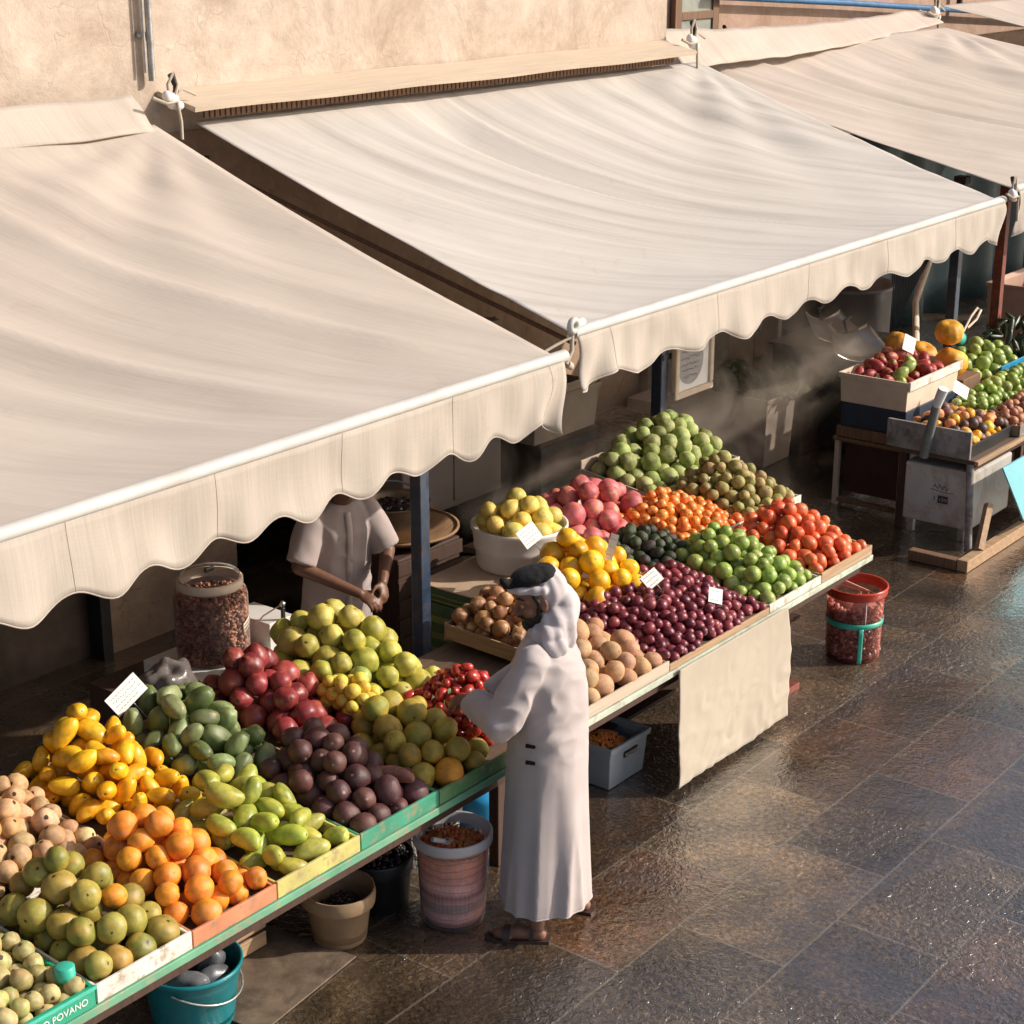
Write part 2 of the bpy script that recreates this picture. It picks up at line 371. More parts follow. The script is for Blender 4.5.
# wet stone paving
def pavemat():
    m = bpy.data.materials.new('wet_stone_paving'); t = nt(m); v = coords(t)
    mp = t.nodes.new('ShaderNodeMapping'); mp.inputs['Location'].default_value = (.2, .055, 0); t.links.new(v, mp.inputs[0])
    nw = noi(t, v, 1.5, 3); 
    def brick(mort, c1, c2, mc):
        b = t.nodes.new('ShaderNodeTexBrick'); b.offset = .5; b.inputs['Scale'].default_value = 1
        b.inputs['Brick Width'].default_value = .98; b.inputs['Row Height'].default_value = .555; b.inputs['Mortar Size'].default_value = mort
        b.inputs['Mortar Smooth'].default_value = .1; b.inputs['Color1'].default_value = (*c1, 1); b.inputs['Color2'].default_value = (*c2, 1); b.inputs['Mortar'].default_value = (*mc, 1)
        b.inputs['Bias'].default_value = 0
        t.links.new(mp.outputs[0], b.inputs[0]); return b
    b = brick(.0066, (0, 0, 0), (1, 1, 1), (.5, .5, .5))
    tone = ramp(t, [(0, (.028, .023, .018)), (.2, (.10, .077, .053)), (.4, (.036, .030, .024)), (.6, (.16, .122, .083)), (.8, (.065, .050, .036)), (1, (.13, .078, .05))]); t.links.new(b.outputs[0], tone.inputs[0])
    n1 = noi(t, v, 1.7, 8, .72, .6); r1 = ramp(t, [(.32, (.45, .45, .46)), (.5, (.95, .9, .85)), (.66, (2.0, 1.8, 1.55))]); t.links.new(n1, r1.inputs[0])
    cc = mixc(t, 1., tone.outputs[0], r1.outputs[0], 'MULTIPLY')
    n2 = noi(t, v, 38, 6, .8); r2 = ramp(t, [(.36, (.25, .24, .24)), (.52, (1.0, .98, .95)), (.66, (2.6, 2.4, 2.1))]); t.links.new(n2, r2.inputs[0])
    cc = mixc(t, .85, cc, r2.outputs[0], 'MULTIPLY'); cc = mixc(t, 1., cc, (.8, .77, .73), 'MULTIPLY')
    cc = mixc(t, mth(t, 'MULTIPLY', mth(t, 'MULTIPLY', b.outputs[1], n1), 1.5), cc, (.17, .14, .105))
    # wetness: pools and a thin film
    n3 = noi(t, v, .75, 5, .6, .7); wet = ramp(t, [(.42, (0, 0, 0)), (.55, (1, 1, 1))]); t.links.new(n3, wet.inputs[0])
    n4 = noi(t, v, 11, 4, .6)
    rough = mth(t, 'SUBTRACT', mth(t, 'MULTIPLY_ADD', n4, .22, .20), mth(t, 'MULTIPLY', wet.outputs[0], .20))
    va = noi(t, v, 27, 3, .6, .9); vb = noi(t, v, 9, 4, .6, .6)
    st = mth(t, 'SUBTRACT', 1., mth(t, 'MULTIPLY', wet.outputs[0], .55))
    bb = t.nodes.new('ShaderNodeBump'); bb.inputs['Distance'].default_value = .014; t.links.new(mth(t, 'MULTIPLY', st, .85), bb.inputs['Strength']); t.links.new(va, bb.inputs['Height'])
    b2 = bump(t, vb, .28, .02, bb.outputs[0]); b3 = bump(t, mth(t, 'SUBTRACT', 1., b.outputs[1]), .25, .003, b2)
    p = prin(t, cc, rough, b3, Coat_Weight=1., Coat_Roughness=mth(t, 'MULTIPLY_ADD', mth(t, 'SUBTRACT', 1., wet.outputs[0]), .12, .11), Coat_IOR=1.95); p.inputs['IOR'].default_value = 1.6
    p.inputs['Specular IOR Level'].default_value = .8
    cb = t.nodes.new('ShaderNodeBump'); cb.inputs['Distance'].default_value = .012; t.links.new(mth(t, 'SUBTRACT', 1.05, mth(t, 'MULTIPLY', wet.outputs[0], .8)), cb.inputs['Strength']); t.links.new(va, cb.inputs['Height']); t.links.new(bump(t, vb, .3, .02), cb.inputs['Normal'])
    t.links.new(cb.outputs[0], p.inputs['Coat Normal'])
    out(t, p.outputs[0]); return m
M['pave'] = pavemat()
gnd = MB(); gnd.grid(lambda u, v: (-40 + 120 * u, -40 + 120 * v, 0), 4, 4)
tag(gnd.build('ground', M['pave']), kind='structure')
#@@SECTION2
# ------------------------------------------------------------------ buildings
b1 = empty('plaster_building', (9, 8.4, 0), 'pale sunlit lime plaster building rising behind the first two awnings', 'building')
def wall_with_openings(x0, x1, z1, ops, y, nx=60):
    """front face with true openings, reveals and dark rooms behind"""
    mb = MB(); xs = sorted({x0, x1, *[o[0] for o in ops], *[o[1] for o in ops]})
    for a, c in zip(xs[:-1], xs[1:]):
        op = [o for o in ops if o[0] <= a and o[1] >= c]
        z0 = op[0][2] if op else 0
        mb.box(a, c, y, y + .3, z0, z1)
    return mb
ops = [(3.6, 6.62, 2.25), (7.75, 10.55, 1.5)]
L(b1, wall_with_openings(-3, 12.85, 4.35, ops, 8.4)).build('wall', M['plaster'], b1)
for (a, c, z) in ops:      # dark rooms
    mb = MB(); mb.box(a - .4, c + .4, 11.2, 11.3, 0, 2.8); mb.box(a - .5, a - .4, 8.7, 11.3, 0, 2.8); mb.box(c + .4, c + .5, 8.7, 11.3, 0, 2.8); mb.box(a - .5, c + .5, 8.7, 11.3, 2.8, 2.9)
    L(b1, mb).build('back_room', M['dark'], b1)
mb = MB(); mb.box(6.54, 6.62, 8.34, 8.7, 0, 2.25); mb.box(3.6, 6.54, 8.36, 8.46, 2.17, 2.25)
L(b1, mb).build('door_frame', M['dark_metal'], b1, bevel=.004)
mb = MB()
for k in range(12): mb.box(5.7 + k * .07, 5.706 + k * .07, 8.5, 8.508, .9, 2.17)
for k in range(16): mb.box(5.68, 6.54, 8.495, 8.513, .9 + k * .08, .906 + k * .08)
L(b1, mb).build('door_grille', M['steel'], b1)
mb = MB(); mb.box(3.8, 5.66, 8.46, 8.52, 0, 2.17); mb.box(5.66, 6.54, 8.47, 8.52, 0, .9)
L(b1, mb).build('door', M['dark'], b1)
# inner brown plaster skin under the awnings (darker and browner than the wall above, stands 8 mm proud)
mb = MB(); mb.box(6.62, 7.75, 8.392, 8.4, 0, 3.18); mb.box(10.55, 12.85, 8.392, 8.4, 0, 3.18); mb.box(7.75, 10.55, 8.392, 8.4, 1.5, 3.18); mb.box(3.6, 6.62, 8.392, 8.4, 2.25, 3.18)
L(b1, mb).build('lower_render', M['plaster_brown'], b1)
mb = MB()
for k in range(4): mb.box(6.7, 7.3, 8.3, 8.39, 2.3 + k * .2, 2.34 + k * .2)
mb = MB(); mb.tube([(7.235, 8.35, 4.35), (7.235, 8.35, 3.50)], .022, 10); mb.tube([(7.19, 8.35, 4.35), (7.19, 8.35, 3.55)], .009, 8)
for z in (3.75, 4.2): mb.box(7.17, 7.28, 8.37, 8.4, z, z + .03)
L(b1, mb).build('drain_pipe', M['steel'], b1, smooth=True)
mb = MB(); mb.box(12.55, 12.64, 8.3, 8.39, 0, 2.9); L(b1, mb).build('door_post', M['brown_wood'], b1, bevel=.006)

b2 = empty('pink_building', (20, 10, 0), 'pinkish plaster building set back behind the right awning, with small window', 'building')
L(b2, MB().box(12.0, 45, 10.0, 10.4, 0, 4.4)).build('wall', M['plaster_pink'], b2)
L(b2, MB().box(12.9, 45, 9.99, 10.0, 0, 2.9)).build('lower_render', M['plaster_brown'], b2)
mb = MB(); mb.box(15.35, 15.47, 9.93, 9.99, 3.0, 4.1); mb.box(16.05, 16.17, 9.93, 9.99, 3.0, 4.1); mb.box(15.47, 16.05, 9.93, 9.99, 3.42, 3.5); mb.box(15.47, 16.05, 9.93, 9.99, 3.0, 3.06); mb.box(15.47, 16.05, 9.93, 9.99, 4.0, 4.1)
wf = L(b2, mb).build('window', M['brown_wood'], b2, bevel=.006)
q = MB(); q.box(15.47, 16.05, 9.95, 9.96, 3.06, 4.1); L(b2, q).build('pane', simple('green_grey_glass', (.3, .32, .28), .2, .15), wf)
mb = MB(); mb.tube([(16.3, 9.93, 3.3), (16.3, 9.93, 3.0)], .02, 8); mb.tube([(16.3, 9.93, 3.3), (16.22, 9.9, 3.33)], .02, 8)
L(b2, mb).build('tap_pipe', M['dark_metal'], b2, smooth=True)
o = MB().tube([(15.9, 9.86, 3.64), (18.9, 9.86, 3.46), (22.5, 9.86, 3.22), (27, 9.86, 2.92)], .035, 10).build('water_pipe', M['blue_pipe'], smooth=True)
tag(o, 'thin blue pipe running along the pink building wall above the right awning', 'pipe')
o = MB().box(21.8, 21.86, 9.86, 9.92, 3.25, 4.38).build('cable_duct', M['dark_metal'], bevel=.004)
tag(o, 'short dark upright duct on the pink wall above the blue pipe', 'duct')

# ------------------------------------------------------------------ awnings
M['seam'] = simple('seam_thread', (.46, .39, .32), .9)
def uvmap(ob, nu, nv, fn):
    me = ob.data; uv = me.uv_layers.new(name='run'); co = np.empty((len(me.loops), 2)); vi = np.empty(len(me.loops), dtype=np.int64); me.loops.foreach_get('vertex_index', vi)
    tab = np.array([fn((k % (nu + 1)) / nu, (k // (nu + 1)) / nv) for k in range((nu + 1) * (nv + 1))]); uv.data.foreach_set('uv', tab[vi].ravel())
def awning(x0, x1, yf, zf, yb, zb, mat, label, period, seed, sag=.16, zf1=None, yf1=None, yb1=None, fold=.032, drop=.33, xb0=None, xb1=None, drift=2.3):
    zf1 = zf1 or zf; yf1 = yf1 or yf; yb1 = yb1 or yb; xb0 = x0 if xb0 is None else xb0; xb1 = x1 if xb1 is None else xb1
    root = empty('awning', ((x0 + x1) / 2, yf, zf), label, 'awning', 'cloth awnings over the market stalls')
    W = x1 - x0
    def f(u, v):
        xa = x0 + W * u; xc = xb0 + (xb1 - xb0) * u; x = xa + (xc - xa) * v
        x -= (u - .5) * .05 * math.sin(math.pi * v)
        ya = yf + (yf1 - yf) * u; yc = yb + (yb1 - yb) * u; y = ya + (yc - ya) * v
        za = zf + (zf1 - zf) * u; z = za + (zb - za) * v
        z -= sag * 4 * v * (1 - v) * (.16 + .84 * math.sin(math.pi * u) ** .8)
        e = min(1, 6 * v) * min(1, 7 * (1 - v))
        s = x - drift * (1 - v) ** 1.8; e *= min(1, 9 * u + .12) * min(1, 9 * (1 - u) + .12)
        fl = noise.noise(Vector((s * 1.5, seed, .35 * v))) * 1.3 + .5 * (.5 - abs(noise.noise(Vector((s * 2.6, seed + 9, .4 * v)))) * 2) + .12 * noise.noise(Vector((s * 8, seed + 3, v * .8)))
        # gathers radiating from the tied back corner
        dx, dy = x - xb1, (1 - v) * (yb - yf); rr = math.hypot(dx, dy) + .05; an = math.atan2(dy, -dx)
        rad = .55 * math.sin(an * 13 + seed) * math.exp(-rr * .75) * min(1, rr * 1.6)
        z += fold * e * (fl * 2.5 + rad * 2.0)
        return (x, y, z)
    ob = L(root, MB().grid(f, 150, 80)).build('canopy', mat, root, smooth=True, solid=.004)
    uvmap(ob, 150, 80, lambda u, v: (x0 + W * u - drift * (1 - v) ** 1.8, 3.2 * v))
    d = Vector((x1 - x0, yf1 - yf, zf1 - zf)).normalized(); A = Vector((x0, yf, zf)) - d * .0; B = Vector((x1, yf1, zf1)) + d * .05
    L(root, MB().tube([A + Vector((0, -.005, .0)), B + Vector((0, -.005, .0))], .033, 14)).build('front_bar', M['bar'], root, smooth=True)
    def g(u, v):
        x = x0 + W * u - .01; y = yf + (yf1 - yf) * u; z = zf + (zf1 - zf) * u
        lob = .5 + .5 * math.cos(2 * math.pi * x / period + seed + 1.1 * noise.noise(Vector((x * .8, seed, 5)))); lob *= 1 + .5 * noise.noise(Vector((x * 1.7, 3, seed)))
        b = drop * .84 + .068 * lob - .01 + .02 * noise.noise(Vector((x * .9, seed, 0)))
        end = math.exp(-(1 - u) * W / .35) + math.exp(-u * W / .35)
        rip = noise.noise(Vector((x * 2.2, seed, v * .6))) * .05 + noise.noise(Vector((x * 5.5, seed + 4, v))) * .03 + math.sin(x * 26 + v * 2) * .035 * end
        y2 = y - .045 - rip * v ** .8 - .02 * v
        return (x + end * .03 * math.sin(v * 5) - (.06 * v * v * math.exp(-(1 - u) * W / .1)), y2, z - .012 - b * v)
    vo = L(root, MB().grid(g, 260, 10)).build('valance', M['valance'], root, smooth=True, solid=.003); uvmap(vo, 260, 10, lambda u, v: (x0 + W * u, drop * (1 - v)))
    sx = x0 + .3
    while sx < x1 - .1:
        uu = (sx - x0) / W; mb = MB(); mb.tube([Vector(g(uu, k / 8)) + Vector((0, -.0035, 0)) for k in range(9)], .0016, 4); sx += period * 2
        L(root, mb).build('seam', M['seam'], vo, smooth=True)
    # stitched hem cord along the scallops
    pts = [g(u / 260, 1.) for u in range(261)]
    L(root, MB().tube(pts, .0045, 5)).build('hem', mat, root, smooth=True)
    return root, f
A1, f1 = awning(.6, 6.98, 5.13, 2.345, 8.18, 3.27, M['awn_a'], 'beige cloth awning nearest the camera, over the left fruit stall', .372 , 1.3, drift=1.4, yf1=5.155, xb1=7.08)
A2, f2 = awning(7.46, 13.15, 5.42, 2.345, 8.26, 3.25, M['awn_b'], 'greyish white middle awning with long folds over the second stall', .56, 4.1, yf1=5.5, drop=.285)
A3, f3 = awning(13.4, 21.5, 5.5, 2.405, 9.0, 3.2, M['awn_c'], 'cream awning to the right, reaching out of view above the third stall', .56, 7.7, xb0=13.55, xb1=19.5, drift=1.8)
A4, f4 = awning(21.9, 28, 5.5, 2.45, 9.4, 3.4, M['awn_c'], 'small corner of a far cream awning at the upper right edge', .56, 2.2, xb0=20.2, xb1=28)
# flaps thrown back over the rear edges
def flap(root, x0, x1, y, zt, zb, mat, seed, tilt=.12, sagc=0, zt1=None, zb1=None, y1=None):
    zt1 = zt if zt1 is None else zt1; zb1 = zb if zb1 is None else zb1; y1 = y if y1 is None else y1
    def f(u, v):
        x = x0 + (x1 - x0) * u; a = zt + (zt1 - zt) * u; b = zb + (zb1 - zb) * u; s = sagc * math.sin(math.pi * u)
        yy = y + (y1 - y) * u
        return (x, yy - tilt * v + noise.noise(Vector((x * 1.3, seed, v * 2))) * .05 * v, a + (b - a) * v - s + noise.noise(Vector((x * 2, seed + 5, v))) * .02)
    ob = L(root, MB().grid(f, 90, 8)).build('back_flap', mat, root, smooth=True, solid=.012); uvmap(ob, 90, 8, lambda u, v: (x0 + (x1 - x0) * u, v * .3))
flap(A1, .6, 7.02, 8.3, 3.43, 3.235, M['awn_a'], 3, tilt=.2)
flap(A3, 13.0, 19.9, 8.6, 3.50, 3.20, M['awn_c'], 6, .3, sagc=.06, y1=9.5, zt1=3.36, zb1=3.22)
# timber shelf above the middle awning with corrugated strip below
o = empty('eave_board', (10, 8.2, 3.36), 'long thin timber eave board on the plaster wall above the middle awning', 'eave board')
def eb(u, v): return (7.3 + 5.5 * u, 8.395 - .33 * v + .01 * math.sin(u * 9), 3.405 - .075 * v + .004 * math.sin(u * 21))
L(o, MB().grid(eb, 40, 3)).build('board', M['wood_pale'], o, solid=.03)
mb = MB()
for k in range(118): x = 7.5 + k * .044; mb.box(x, x + .03, 8.2, 8.22, 3.27, 3.335)
L(o, mb).build('slat_strip', M['brown_wood'], o)
# tie knots between awnings
def knot(p, label, s=1.):
    x, y, z = p; r = empty('tie_knot', p, label, 'rope knot')
    mb = MB(); ball(mb, (0, 0, 0), .045 * s, .035 * s, .05 * s, 8); ball(mb, (.05 * s, .01, -.03 * s), .04 * s, .03 * s, .03 * s, 8); ball(mb, (-.04 * s, 0, .03 * s), .03 * s, .03 * s, .035 * s, 8)
    mb.build('knotted_cloth', M['white_plastic'], r, smooth=True)
    mb = MB(); mb.tube([(-.15 * s, 0, .03), (-.06 * s, -.02, -.01), (0, -.04, 0), (.03, -.03, -.12 * s), (.02, -.04, -.22 * s)], .011 * s, 7)
    mb.tube([(0, 0, 0), (.1 * s, .02, .06 * s), (.2 * s, .02, .02)], .008 * s, 7)
    mb.tube([(-.02, 0, .0), (-.03, .0, .1 * s), (.02, 0, .16 * s), (.05 * s, 0, .09 * s), (0, -.02, .02)], .01 * s, 7)
    mb.build('rope', M['linen'], r, smooth=True)
    mb = MB(); mb.tube([(.03, .02, -.05), (.06, .03, .08 * s), (.02, .03, .15 * s)], .018 * s, 8); mb.build('hook', M['dark_metal'], r, smooth=True)
    return r
knot((7.18, 8.12, 3.40), 'knotted ties and hooks under the drain pipe between first two awnings', 1.0)
knot((12.95, 8.2, 3.42), 'dark tied bracket at the wall corner, top right end of middle awning', 1.1)
knot((19.9, 9.3, 3.32), 'tie at far back corner between the two right awnings', 1.4)
knot((13.28, 5.45, 2.37), 'tie joining middle and right awnings above the red post', .9)
def ring_tie():
    r = empty('ring_tie', (7.16, 5.2, 2.42), 'white ring and cord joining front bars of the first two awnings', 'ring tie')
    mb = MB(); mb.tube([(.03 * math.cos(a) , -.01, .03 * math.sin(a) + .05) for a in [k * .4 for k in range(17)]], .017, 8); mb.build('ring', M['bar'], r, smooth=True)
    mb = MB(); mb.tube([(0, 0, .02), (.0, 0, -.08), (-.05, 0, -.14)], .012, 8); mb.tube([(-.01, 0, -.01), (-.1, .03, -.04), (-.2, .05, -.07)], .008, 8); mb.tube([(-.04, 0, -.14), (.02, .02, -.17)], .02, 8); mb.build('cord', M['linen'], r, smooth=True)
    mb = MB(); mb.tube([(.06, .05, .02), (.28, .14, .0)], .024, 10); mb.build('sleeve', M['white_plastic'], r, smooth=True)
ring_tie()
def arm(r, p, q):
    a = L(r, MB().tube([p, q], .014, 8)).build('arm', M['brown_wood'], r, smooth=True)
    L(r, MB().box(q[0] - .05, q[0] + .05, q[1] - .02, q[1] + .02, q[2] - .04, q[2] + .04)).build('wall_bracket', M['dark_metal'], a, bevel=.004)
arm(A1, (6.93, 5.2, 2.26), (6.93, 8.36, 2.98)); arm(A2, (7.6, 5.5, 2.25), (7.6, 8.36, 2.98)); arm(A2, (13.0, 5.6, 2.25), (12.6, 8.36, 2.96))

def post(x, y, z, m, label, r=.045, group=None):
    root = empty('awning_post', (x, y, 0), label, 'post')
    MB().box(-r, r, -r, r, 0.01, z).build('shaft', m, root, bevel=.006)
    MB().box(-r * 2, r * 2, -r * 2, r * 2, 0, .012).build('foot_plate', M['dark_metal'], root)
    MB().box(-r * 1.3, r * 1.3, -r * 1.3, r * 1.3, z - .05, z + .01).build('cap', M['dark_metal'], root, bevel=.004)
post(6.86, 5.98, 2.42, M['blue_post'], 'dark blue post between the seller and the white bucket', .038)
post(10.16, 6.62, 2.36, M['blue_post'], 'dark blue post beside the framed sign behind the second stall', .042)
post(13.78, 6.1, 2.4, M['blue_post'], 'slim blue post rising behind the pumpkins of the third stall', .04)
post(14.75, 6.12, 2.40, M['red_post'], 'rusty red post at the right end of the middle awning', .04)
#@@SECTION3
# ------------------------------------------------------------------ fruit prototypes (unit radius, several variants each)
def fruit_mesh(kind, k):
    rr = random.Random(hash((len(kind), k)) ^ sum(map(ord, kind)))
    bm = bmesh.new(); bmesh.ops.create_icosphere(bm, subdivisions=4 if kind in ('pumpkin',) else 3, radius=1)
    sd_ = Vector((rr.random() * 50, rr.random() * 50, 0)); ph = rr.random() * 6
    for v in bm.verts:
        p = v.co.copy(); x, y, z = p; a = math.atan2(y, x); th = math.acos(max(-1, min(1, z))); n1 = noise.noise(p * 1.1 + sd_); n2 = noise.noise(p * 2.6 + sd_)
        dim = lambda w, d: 1 - d * math.exp(-(th / w) ** 2)
        dimb = lambda w, d: 1 - d * math.exp(-((math.pi - th) / w) ** 2)
        r = 1.
        if kind == 'citrus': r *= dim(.3, .12) * dimb(.3, .05) * (1 + .085 * n1 + .025 * n2); p *= r; p.z *= .94 + .04 * rr.random() * 0
        elif kind == 'apricot':
            r *= dim(.35, .2) * (1 + .07 * n1) * (1 - .05 * math.exp(-((a - 0) / .22) ** 2) * math.sin(th)); p *= r; p.z *= 1.07; p.y *= .95
        elif kind == 'mango':
            p = Vector((x, y, z)) * (1 + .07 * n1); p.x *= .86; p.y *= .78; p.z *= 1.42; p.x += .2 * math.cos(p.z * 1.1 + .3) ; p.x *= (1 + .12 * p.z * .5); p *= dim(.2, .1)
        elif kind == 'papaya':
            r = 1 + .055 * math.cos(5 * a) * math.sin(th) + .06 * n1; p *= r; p.x *= .86; p.y *= .86; p.z *= 1.28; s = 1 - .13 * (z + 1) * .5; p.x *= s; p.y *= s; p *= dim(.25, .12)
        elif kind == 'pear':
            p *= 1 + .06 * n1 + .03 * n2; s = 1 - .3 * max(0, z) ** 1.5; p.x *= s; p.y *= s; p.z *= 1.16; p *= dim(.3, .1) * dimb(.3, .09)
        elif kind == 'guava':
            p *= (1 + .11 * n1 + .05 * n2) * dim(.3, .1) * dimb(.28, .1) * (1 + .02 * math.cos(6 * a + ph) * math.sin(th)); s = 1 - .07 * max(0, z); p.x *= s; p.y *= s
        elif kind == 'onion':
            p *= 1 + .04 * n1; p.z *= .92; p.z += .55 * math.exp(-(th / .26) ** 2); p.z -= .15 * math.exp(-((math.pi - th) / .25) ** 2); p *= 1 + .012 * math.cos(14 * a)
        elif kind == 'pomegranate':
            p *= (1 + .03 * math.cos(6 * a + ph) * math.sin(th) + .04 * n1) * dimb(.3, .05); p.z += .3 * math.exp(-((th - .2) / .12) ** 2)
        elif kind == 'tomato': p *= dim(.4, .2) * (1 + .03 * math.cos(5 * a + ph) * math.sin(th) * (z > -.5) + .04 * n1); p.z *= .88
        elif kind == 'date_tomato': p *= dim(.35, .14) * (1 + .04 * n1); p.z *= 1.3; p.x *= .88; p.y *= .88
        elif kind == 'plum': p *= dim(.3, .14) * (1 + .05 * n1); p.z *= 1.1
        elif kind == 'passion': p *= dim(.25, .1) * (1 + .09 * n1 + .03 * n2); p.z *= 1.1
        elif kind == 'husk': p *= (1 + .055 * abs(math.cos(3.5 * a + ph)) * math.sin(th) - .03 + .07 * n1 + .05 * n2); p.z *= 1.0; p.z += .16 * math.exp(-(th / .3) ** 2)
        elif kind == 'avocado': p *= 1 + .05 * n1; s = 1 - .25 * max(0, z); p.x *= s; p.y *= s; p.z *= 1.25
        elif kind == 'sapote': p *= 1 + .07 * n1 + .02 * n2; p.z *= 1.12; p *= dim(.25, .08)
        elif kind == 'lime': p *= 1 + .04 * n1; p.z *= 1.05; p.z += .12 * math.exp(-((math.pi - th) / .2) ** 2)
        elif kind == 'prickly': p *= 1 + .06 * n1; p.z *= 1.4; p.x *= .85; p.y *= .85; p *= dim(.4, .16)
        elif kind == 'pumpkin': p *= (1 - .07 * abs(math.cos(5 * a)) ** .5 * math.sin(th) + .04 * n1) * dim(.4, .25) * dimb(.4, .15); p.z *= .88
        elif kind == 'cucumber': p.x *= .42; p.y *= .42; p.z *= 1.5; p.x += .12 * math.cos(p.z); p *= 1 + .04 * n2
        elif kind == 'sweet_potato': p *= 1 + .12 * n1; p.z *= 2.3; p.x *= .8; p.y *= .8; p.x += .35 * math.cos(p.z * .8)
        v.co = p
    me = bpy.data.meshes.new(kind); bm.to_mesh(me); bm.free()
    me.polygons.foreach_set('use_smooth', [True] * len(me.polygons)); return me
_fm = {}
def fmesh(kind, k, mat):
    key = (kind, k, mat.name)
    if key not in _fm:
        me = fruit_mesh(kind, k); me.materials.append(mat); _fm[key] = me
    return _fm[key]
LONG = {'mango': 1.25, 'papaya': 1.12, 'cucumber': .95, 'date_tomato': 1.08, 'prickly': 1.15, 'avocado': 1.1, 'sapote': 1.05}
